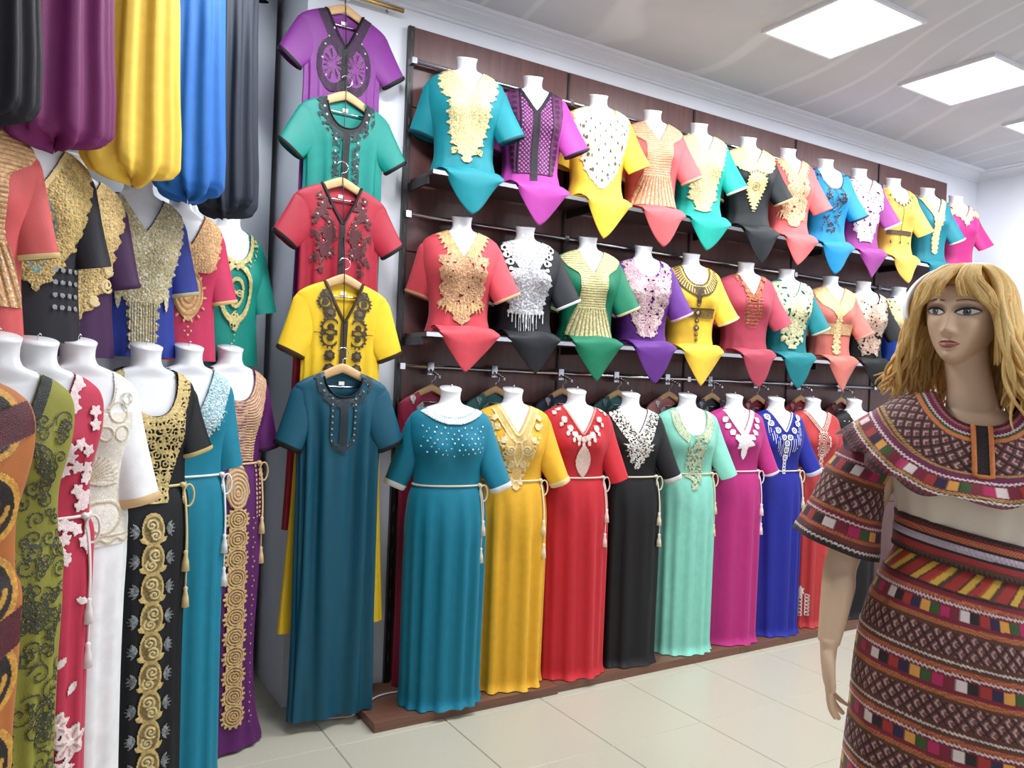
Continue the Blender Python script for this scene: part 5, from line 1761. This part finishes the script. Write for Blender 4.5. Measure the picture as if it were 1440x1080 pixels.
for i in range(230):
    # side and back hair: angle from the back
    ps = (rs.rand() * 2 - 1) * 2.05
    side = np.sign(ps)
    el0 = 1.35 + .18 * rs.rand()
    pts = [hp(ps * .75, el0, .006), hp(ps * .92, 1.0, .012), hp(ps, .5, .018), hp(ps, .05, .02)]
    e = hp(ps, 0.0, .022)
    ln = (.20 + .075 * rs.rand()) if ps > 1.2 else (.18 + .055 * rs.rand())
    fl_ = .03 + .055 * rs.rand() + (.03 if ps > 0 else .004)
    d = np.array([math.sin(ps), math.cos(ps), 0])
    if ps > 1.2: d = np.array([.9, -.15, 0])
    if ps < -1.2: d = np.array([-.75, .12, 0])
    for q, fz in ((.3, .35), (.62, .7), (1.0, 1.0)):
        pts.append(e + d * fl_ * q + np.array([0, 0, -ln * fz]))
    if rs.rand() < .45:                                  # curl the tip
        pts[-1] = pts[-1] + np.array([side * .02, -.012, .018])
    lock(pts, .0085 + .004 * rs.rand(), .0018, .019)
for i in range(90):
    # fuller hair behind the neck
    ps = (rs.rand() * 2 - 1) * 1.5
    e = hp(ps, .1, .0); ln = .225 + .03 * rs.rand()
    lock([hp(ps, .6, .002), e, e + np.array([.3 * e[0], .3 * e[1] - .01, -ln * .5]), e + np.array([.35 * e[0], .1 * e[1] - .02, -ln])], .010, .002, .014)
for i in range(90):
    # fringe swept from the crown to both temples
    sdp = -1 if rs.rand() < .5 else 1
    f = rs.rand()
    x0 = .012 + sdp * .012 * rs.rand()
    pts = [np.array([x0, .0 + .02 * rs.rand(), .128]), np.array([x0 + sdp * .02 * f, -.055, .118]), np.array([sdp * (.012 + .05 * f), -.094 + .012 * f, .082]),
           np.array([sdp * (.022 + .064 * f), -.098 + .03 * f, .052 - .01 * rs.rand()])]
    if f > .5:
        pts.append(np.array([sdp * (.085 + .01 * rs.rand()), -.055, .0])); pts.append(np.array([sdp * (.094 + .014 * rs.rand()), -.045, -.07 - .05 * rs.rand()]))
    lock(pts, .0075, .0016, .002)
hair.build('hair', M_HAIR, man)
# white dome added behind the wig for an unidentified pale shape
cr = []
for el in np.linspace(-.35, 1.15, 26):
    cr.append([np.array([-.03 + .118 * math.cos(el) * math.sin(p), .03 + .12 * math.cos(el) * math.cos(p), .022 + .108 * math.sin(el)]) for p in np.linspace(-2.4, .35, 40)])
cr = np.array(cr)
cap = mk('head_dome', h2b(cr.reshape(-1, 3)) , gridfaces(26, 40), mat('white_dome', (250, 249, 247), .8, noise=.03, nscale=30, bump=.2, bscale=120), None, loc=BLO, rotz=PSI)
cap.modifiers.new('thickness', 'SOLIDIFY').thickness = .004
tag(cap, 'plain white scarf set round the back of the blonde wig', 'dome')

# ------------------------------------------------------------------ woven dress
WH, MAR, BRN, ORG, GLD, BKK, PUR, GRN, NAV, MAG, RED_ = (226, 208, 204), (122, 24, 46), (92, 52, 34), (200, 112, 62), (196, 152, 84), (34, 18, 18), (112, 26, 74), (52, 84, 34), (44, 26, 62), (186, 32, 92), (168, 46, 40)
SQC = [WH, BKK, RED_, NAV, (226, 158, 72), GRN, MAG, MAR]
def tri(x):
    return np.abs((x % 1) - .5) * 2
def bandcol(u, v, bands):
    """colour and height of woven bands: u along the band, v across (m)"""
    c = np.zeros(u.shape + (3,)); h = np.zeros(u.shape); v0 = 0.0
    for wd, kind, *a in bands:
        m = (v >= v0) & (v < v0 + wd); f = (v - v0) / wd
        if kind == 's':
            c[m] = a[0]; h[m] = .0005
        elif kind == 'b':                      # braid of short slanting stitches
            c[m] = a[0]; q = m & (((u + v) / .007) % 1 < .35); c[q] = a[1]; h[m] = .0012
        elif kind == 'z':                      # rickrack
            c[m] = a[1]; q = m & (np.abs(f - .5 - .22 * (tri(u / .0105) * 2 - 1)) < .27); c[q] = a[0]; h[q] = .002
        elif kind == 'q':                      # coloured blocks
            cols = np.array(a[0], float); k = np.floor(u / a[1]).astype(int) % len(cols)
            cc = cols[k]; c[m] = cc[m]; g = m & (((u / a[1]) % 1) < .06); c[g] = c[g] * .6
            e = m & ((f < .1) | (f > .9)); c[e] = MAR; h[m] = .0008
        elif kind == 'd':                      # slanted stripes
            w_ = ((u + v * 1.1) / .15) % 1
            st = np.array([RED_, BKK, (216, 170, 62), BKK, RED_, (190, 70, 40), (220, 178, 70), BRN], float)
            ed = np.array([0, .26, .30, .46, .50, .66, .72, .88])
            k = np.searchsorted(ed, w_, 'right') - 1
            c[m] = st[k][m]
        elif kind == 'l':                      # lozenges with chevrons
            p = a[0] if a else .030
            A = (u + v * .85) / p; B = (u - v * .85) / p
            fa, fb = A % 1, B % 1
            c[m] = (104, 56, 50)
            q = m & (((fa > .3) & (fa < .48) & (fb > .22) & (fb < .8)) | ((fb > .22) & (fb < .40) & (fa > .3) & (fa < .85))); c[q] = (196, 160, 156); h[q] = .001
            q = m & (fa > .62) & (fb > .55) & (fa < .85) & (fb < .8); c[q] = (150, 92, 86)
            q = m & ((fa > .9) | (fb > .9) | (fa < .06) | (fb < .06)); c[q] = (40, 20, 20); h[q] = .0012
            e = m & ((f < .03) | (f > .97)); c[e] = BRN
        v0 += wd
    return c, h
def surf(name, P, bands, par, u=None, v=None, umul=1.0):
    """P: rows x cols x 3 closed in cols; colours woven along arc length"""
    R, C, _ = P.shape
    mid = P[R // 2]
    d = np.linalg.norm(np.diff(np.vstack([mid, mid[:1]]), axis=0), axis=1)
    uu = np.concatenate([[0], np.cumsum(d)[:-1]])
    U = np.broadcast_to(uu[None] * umul, (R, C)) if u is None else u
    if v is None:
        dv = np.linalg.norm(np.diff(P, axis=0), axis=2)
        V = np.vstack([np.zeros(C), np.cumsum(dv, 0)])
    else:
        V = v
    c, h = bandcol(U, V, bands)
    # push out along the horizontal normal
    cen = P.mean(1, keepdims=True); n = P - cen; n[..., 2] = 0
    n /= np.linalg.norm(n, axis=2, keepdims=True) + 1e-9
    Q = P + n * h[..., None]
    return mk(name, Q.reshape(-1, 3), gridfaces(R, C, True), M_PRINT, par, col=c.reshape(-1, 3))
dr = tag(empty('woven_dress', BLO, PSI), 'maroon woven folk dress with lozenge and coloured block bands and white bodice', 'dress')
def rings(spec, rows, C, p=2.2, tilt=None, ruff=None):
    """spec: list of (s, a, bf, bb, z_side, z_front); returns rows x C x 3"""
    S = np.array(spec, float); s = np.linspace(S[0, 0], S[-1, 0], rows)
    g = [hermite(S[:, [0, k]], s) for k in range(1, 6)]
    th = np.linspace(0, 2 * np.pi, C, endpoint=False); c, sn = np.cos(th), np.sin(th)
    X = g[0][:, None] * np.sign(c) * np.abs(c) ** (2 / p)
    Y = np.where(sn < 0, -g[1][:, None], g[2][:, None]) * np.abs(sn) ** (2 / p)
    fr = np.abs(sn)[None] ** 1.5
    Z = g[3][:, None] + (g[4] - g[3])[:, None] * fr
    if tilt is not None:
        Z = Z - tilt(s)[:, None] * X
    P = np.stack([X, Y, Z], -1)
    if ruff is not None:
        P = ruff(P, s, th)
    return P
# skirt
def fold(P, s, th):
    k = np.clip(s / .3, 0, 1)[:, None]
    f = 1 + .012 * k * (np.sin(7 * th + 1)[None] + .7 * np.sin(11 * th + 3 + s[:, None]))
    P[..., 0] *= f; P[..., 1] *= f
    return P
sk = rings([(0, .162, .115, .10, 1.072, 1.072), (.06, .195, .14, .12, 1.0, 1.0), (.2, .238, .168, .15, .87, .87), (.45, .262, .19, .17, .62, .62), (1.0, .30, .225, .21, .075, .075)], 400, 560, tilt=lambda s: .20 * np.clip(1 - s / .75, 0, 1) ** .8, ruff=fold)
per = [(.010, 'b', ORG, MAR), (.009, 'z', WH, MAR), (.031, 'q', SQC, .026), (.007, 's', MAR), (.012, 'b', ORG, BRN), (.006, 's', BRN), (.058, 'l'), (.006, 's', BRN), (.008, 'z', WH, BRN), (.008, 's', BRN)]
bands = [(.058, 'd'), (.008, 'z', BKK, BRN), (.010, 's', MAR)] + per * 6 + [(.05, 's', MAR)]
surf('skirt', sk, bands, dr)
bt = rings([(0, .168, .122, .105, 1.158, 1.158), (.09, .172, .126, .11, 1.068, 1.068)], 60, 480, tilt=lambda s: .2 + 0 * s)
surf('belt', bt, [(.010, 'z', BKK, BRN), (.006, 'b', MAR, BKK), (.014, 'b', ORG, MAR), (.006, 's', BKK), (.016, 'z', (190, 172, 186), (190, 172, 186)), (.007, 's', BKK), (.014, 'b', RED_, MAR), (.006, 's', BRN), (.02, 'z', BKK, BRN)], dr)
# white bodice
def crease(P, s, th):
    f = 1 + .018 * np.sin(9 * th + 2)[None] * np.sin(s / .26 * 3.14)[:, None] + .01 * np.sin(17 * th)[None]
    P[..., 0] *= f; P[..., 1] *= f
    bx = .016 * np.exp(-((np.abs(P[..., 0]) - .085) / .055) ** 2 - ((P[..., 2] - 1.28) / .06) ** 2) * (P[..., 1] < 0)
    P[..., 1] -= bx
    return P
bo = rings([(0, .178, .095, .10, 1.375, 1.35), (.08, .19, .125, .11, 1.32, 1.30), (.16, .18, .125, .108, 1.235, 1.235), (.25, .165, .118, .102, 1.145, 1.145)], 60, 160, tilt=lambda s: .2 * np.clip(s / .25, 0, 1), ruff=crease)
mk('bodice', bo.reshape(-1, 3), gridfaces(60, 160, True), mat('white_satin', (222, 206, 190), .45, noise=.03, nscale=12, sheen=.2), dr)
# yoke over the shoulders, and its flounce
YS = [(0, .088, .088, .07, 1.486, 1.412), (.05, .135, .112, .09, 1.478, 1.375), (.10, .180, .128, .105, 1.462, 1.338), (.145, .215, .140, .118, 1.436, 1.300)]
yk = rings(YS, 90, 620, p=2.7, tilt=lambda s: .035 + 0 * s)
ybands = [(.008, 'z', BKK, MAR), (.007, 'b', (190, 110, 100), MAR), (.009, 's', PUR), (.008, 'z', WH, PUR), (.005, 's', GRN), (.010, 'b', ORG, (220, 140, 80)), (.080, 'l', .027), (.008, 'b', GLD, BRN), (.06, 's', BRN)]
surf('yoke', yk, ybands, dr)
def ruffle(P, s, th):
    k = ((s - s[0]) / (s[-1] - s[0]))[:, None]
    f = 1 + .035 * k * np.sin(15 * th + .8 * np.sin(3 * th))[None] + .015 * k * np.sin(23 * th)[None]
    P[..., 0] *= f; P[..., 1] *= f
    P[..., 2] += .008 * k * np.cos(15 * th + .5)[None]
    return P
flz = rings([(0, .216, .141, .119, 1.436, 1.302), (.05, .268, .163, .14, 1.398, 1.268), (.085, .305, .178, .155, 1.365, 1.238)], 60, 620, p=2.5, tilt=lambda s: .035 + 0 * s, ruff=ruffle)
surf('flounce', flz, [(.006, 'b', GLD, BRN), (.012, 's', PUR), (.010, 'z', WH, PUR), (.030, 'q', [MAG, WH, MAR, RED_, NAV, (226, 158, 72), GRN, MAR], .024), (.008, 'b', GLD, BRN), (.009, 'z', WH, BRN), (.03, 'z', BKK, MAR)], dr)
# neck slit with its orange border
sl_ = MB(); ys = np.linspace(0, 1, 14)
def yoke_front(x, k):
    z = 1.412 + (1.298 - 1.412) * k; y = -(.090 + (.142 - .090) * (k ** .8))
    return np.array([x, y - .004, z - .05 * x])
G = np.array([[yoke_front(x, k) for x in np.linspace(-.013, .013, 5)] for k in ys])
mk('neck_slit', G.reshape(-1, 3), gridfaces(14, 5), mat('black_lace', (36, 22, 24), .7, noise=.4, nscale=250, bump=.8, bscale=300), dr)
bp_ = [yoke_front(-.018, k) for k in ys] + [yoke_front(x, 1.02) for x in (-.009, 0, .009)] + [yoke_front(.018, k) for k in ys[::-1]]
MB().tube(np.array(bp_), .0055, 8).build('slit_border', mat('orange_cord', (206, 122, 66), .7, noise=.2, nscale=200, bump=.6, bscale=400), dr)
# sleeves
for sd in (-1, 1):
    K, C = 110, 300
    s = np.linspace(0, 1, K)
    cen = np.stack([sd * np.interp(s, [0, .4, 1], [.195, .262, .305]), np.interp(s, [0, 1], [.005, -.012]), np.interp(s, [0, 1], [1.385, 1.085])], -1)
    rw = np.interp(s, [0, .3, .7, 1], [.062, .072, .088, .108]); rd = np.interp(s, [0, .3, 1], [.075, .085, .10])
    th = np.linspace(0, 2 * np.pi, C, endpoint=False)
    dv = np.array([sd * .30, 0, -.95]); e1 = np.array([sd * .95, 0, .30])
    f = 1 + .03 * s[:, None] * np.sin(6 * th + 1)[None]
    P = cen[:, None] + (rw[:, None] * np.cos(th)[None] * f)[..., None] * e1 + (rd[:, None] * np.sin(th)[None] * f)[..., None] * np.array([0, 1.0, 0])
    V = np.broadcast_to((s * .325)[:, None], (K, C))
    surf('sleeve', P, [(.06, 's', WH), (.03, 's', MAR), (.006, 'z', WH, MAR), (.030, 'q', SQC, .025), (.010, 'b', ORG, MAR), (.008, 's', BRN), (.078, 'l', .030), (.010, 'b', ORG, BRN), (.008, 's', MAR), (.008, 'z', WH, MAR), (.032, 'q', SQC, .026), (.008, 'b', ORG, MAR), (.016, 'b', BRN, MAR), (.010, 'z', WH, BKK), (.05, 's', BKK)], dr, v=V)
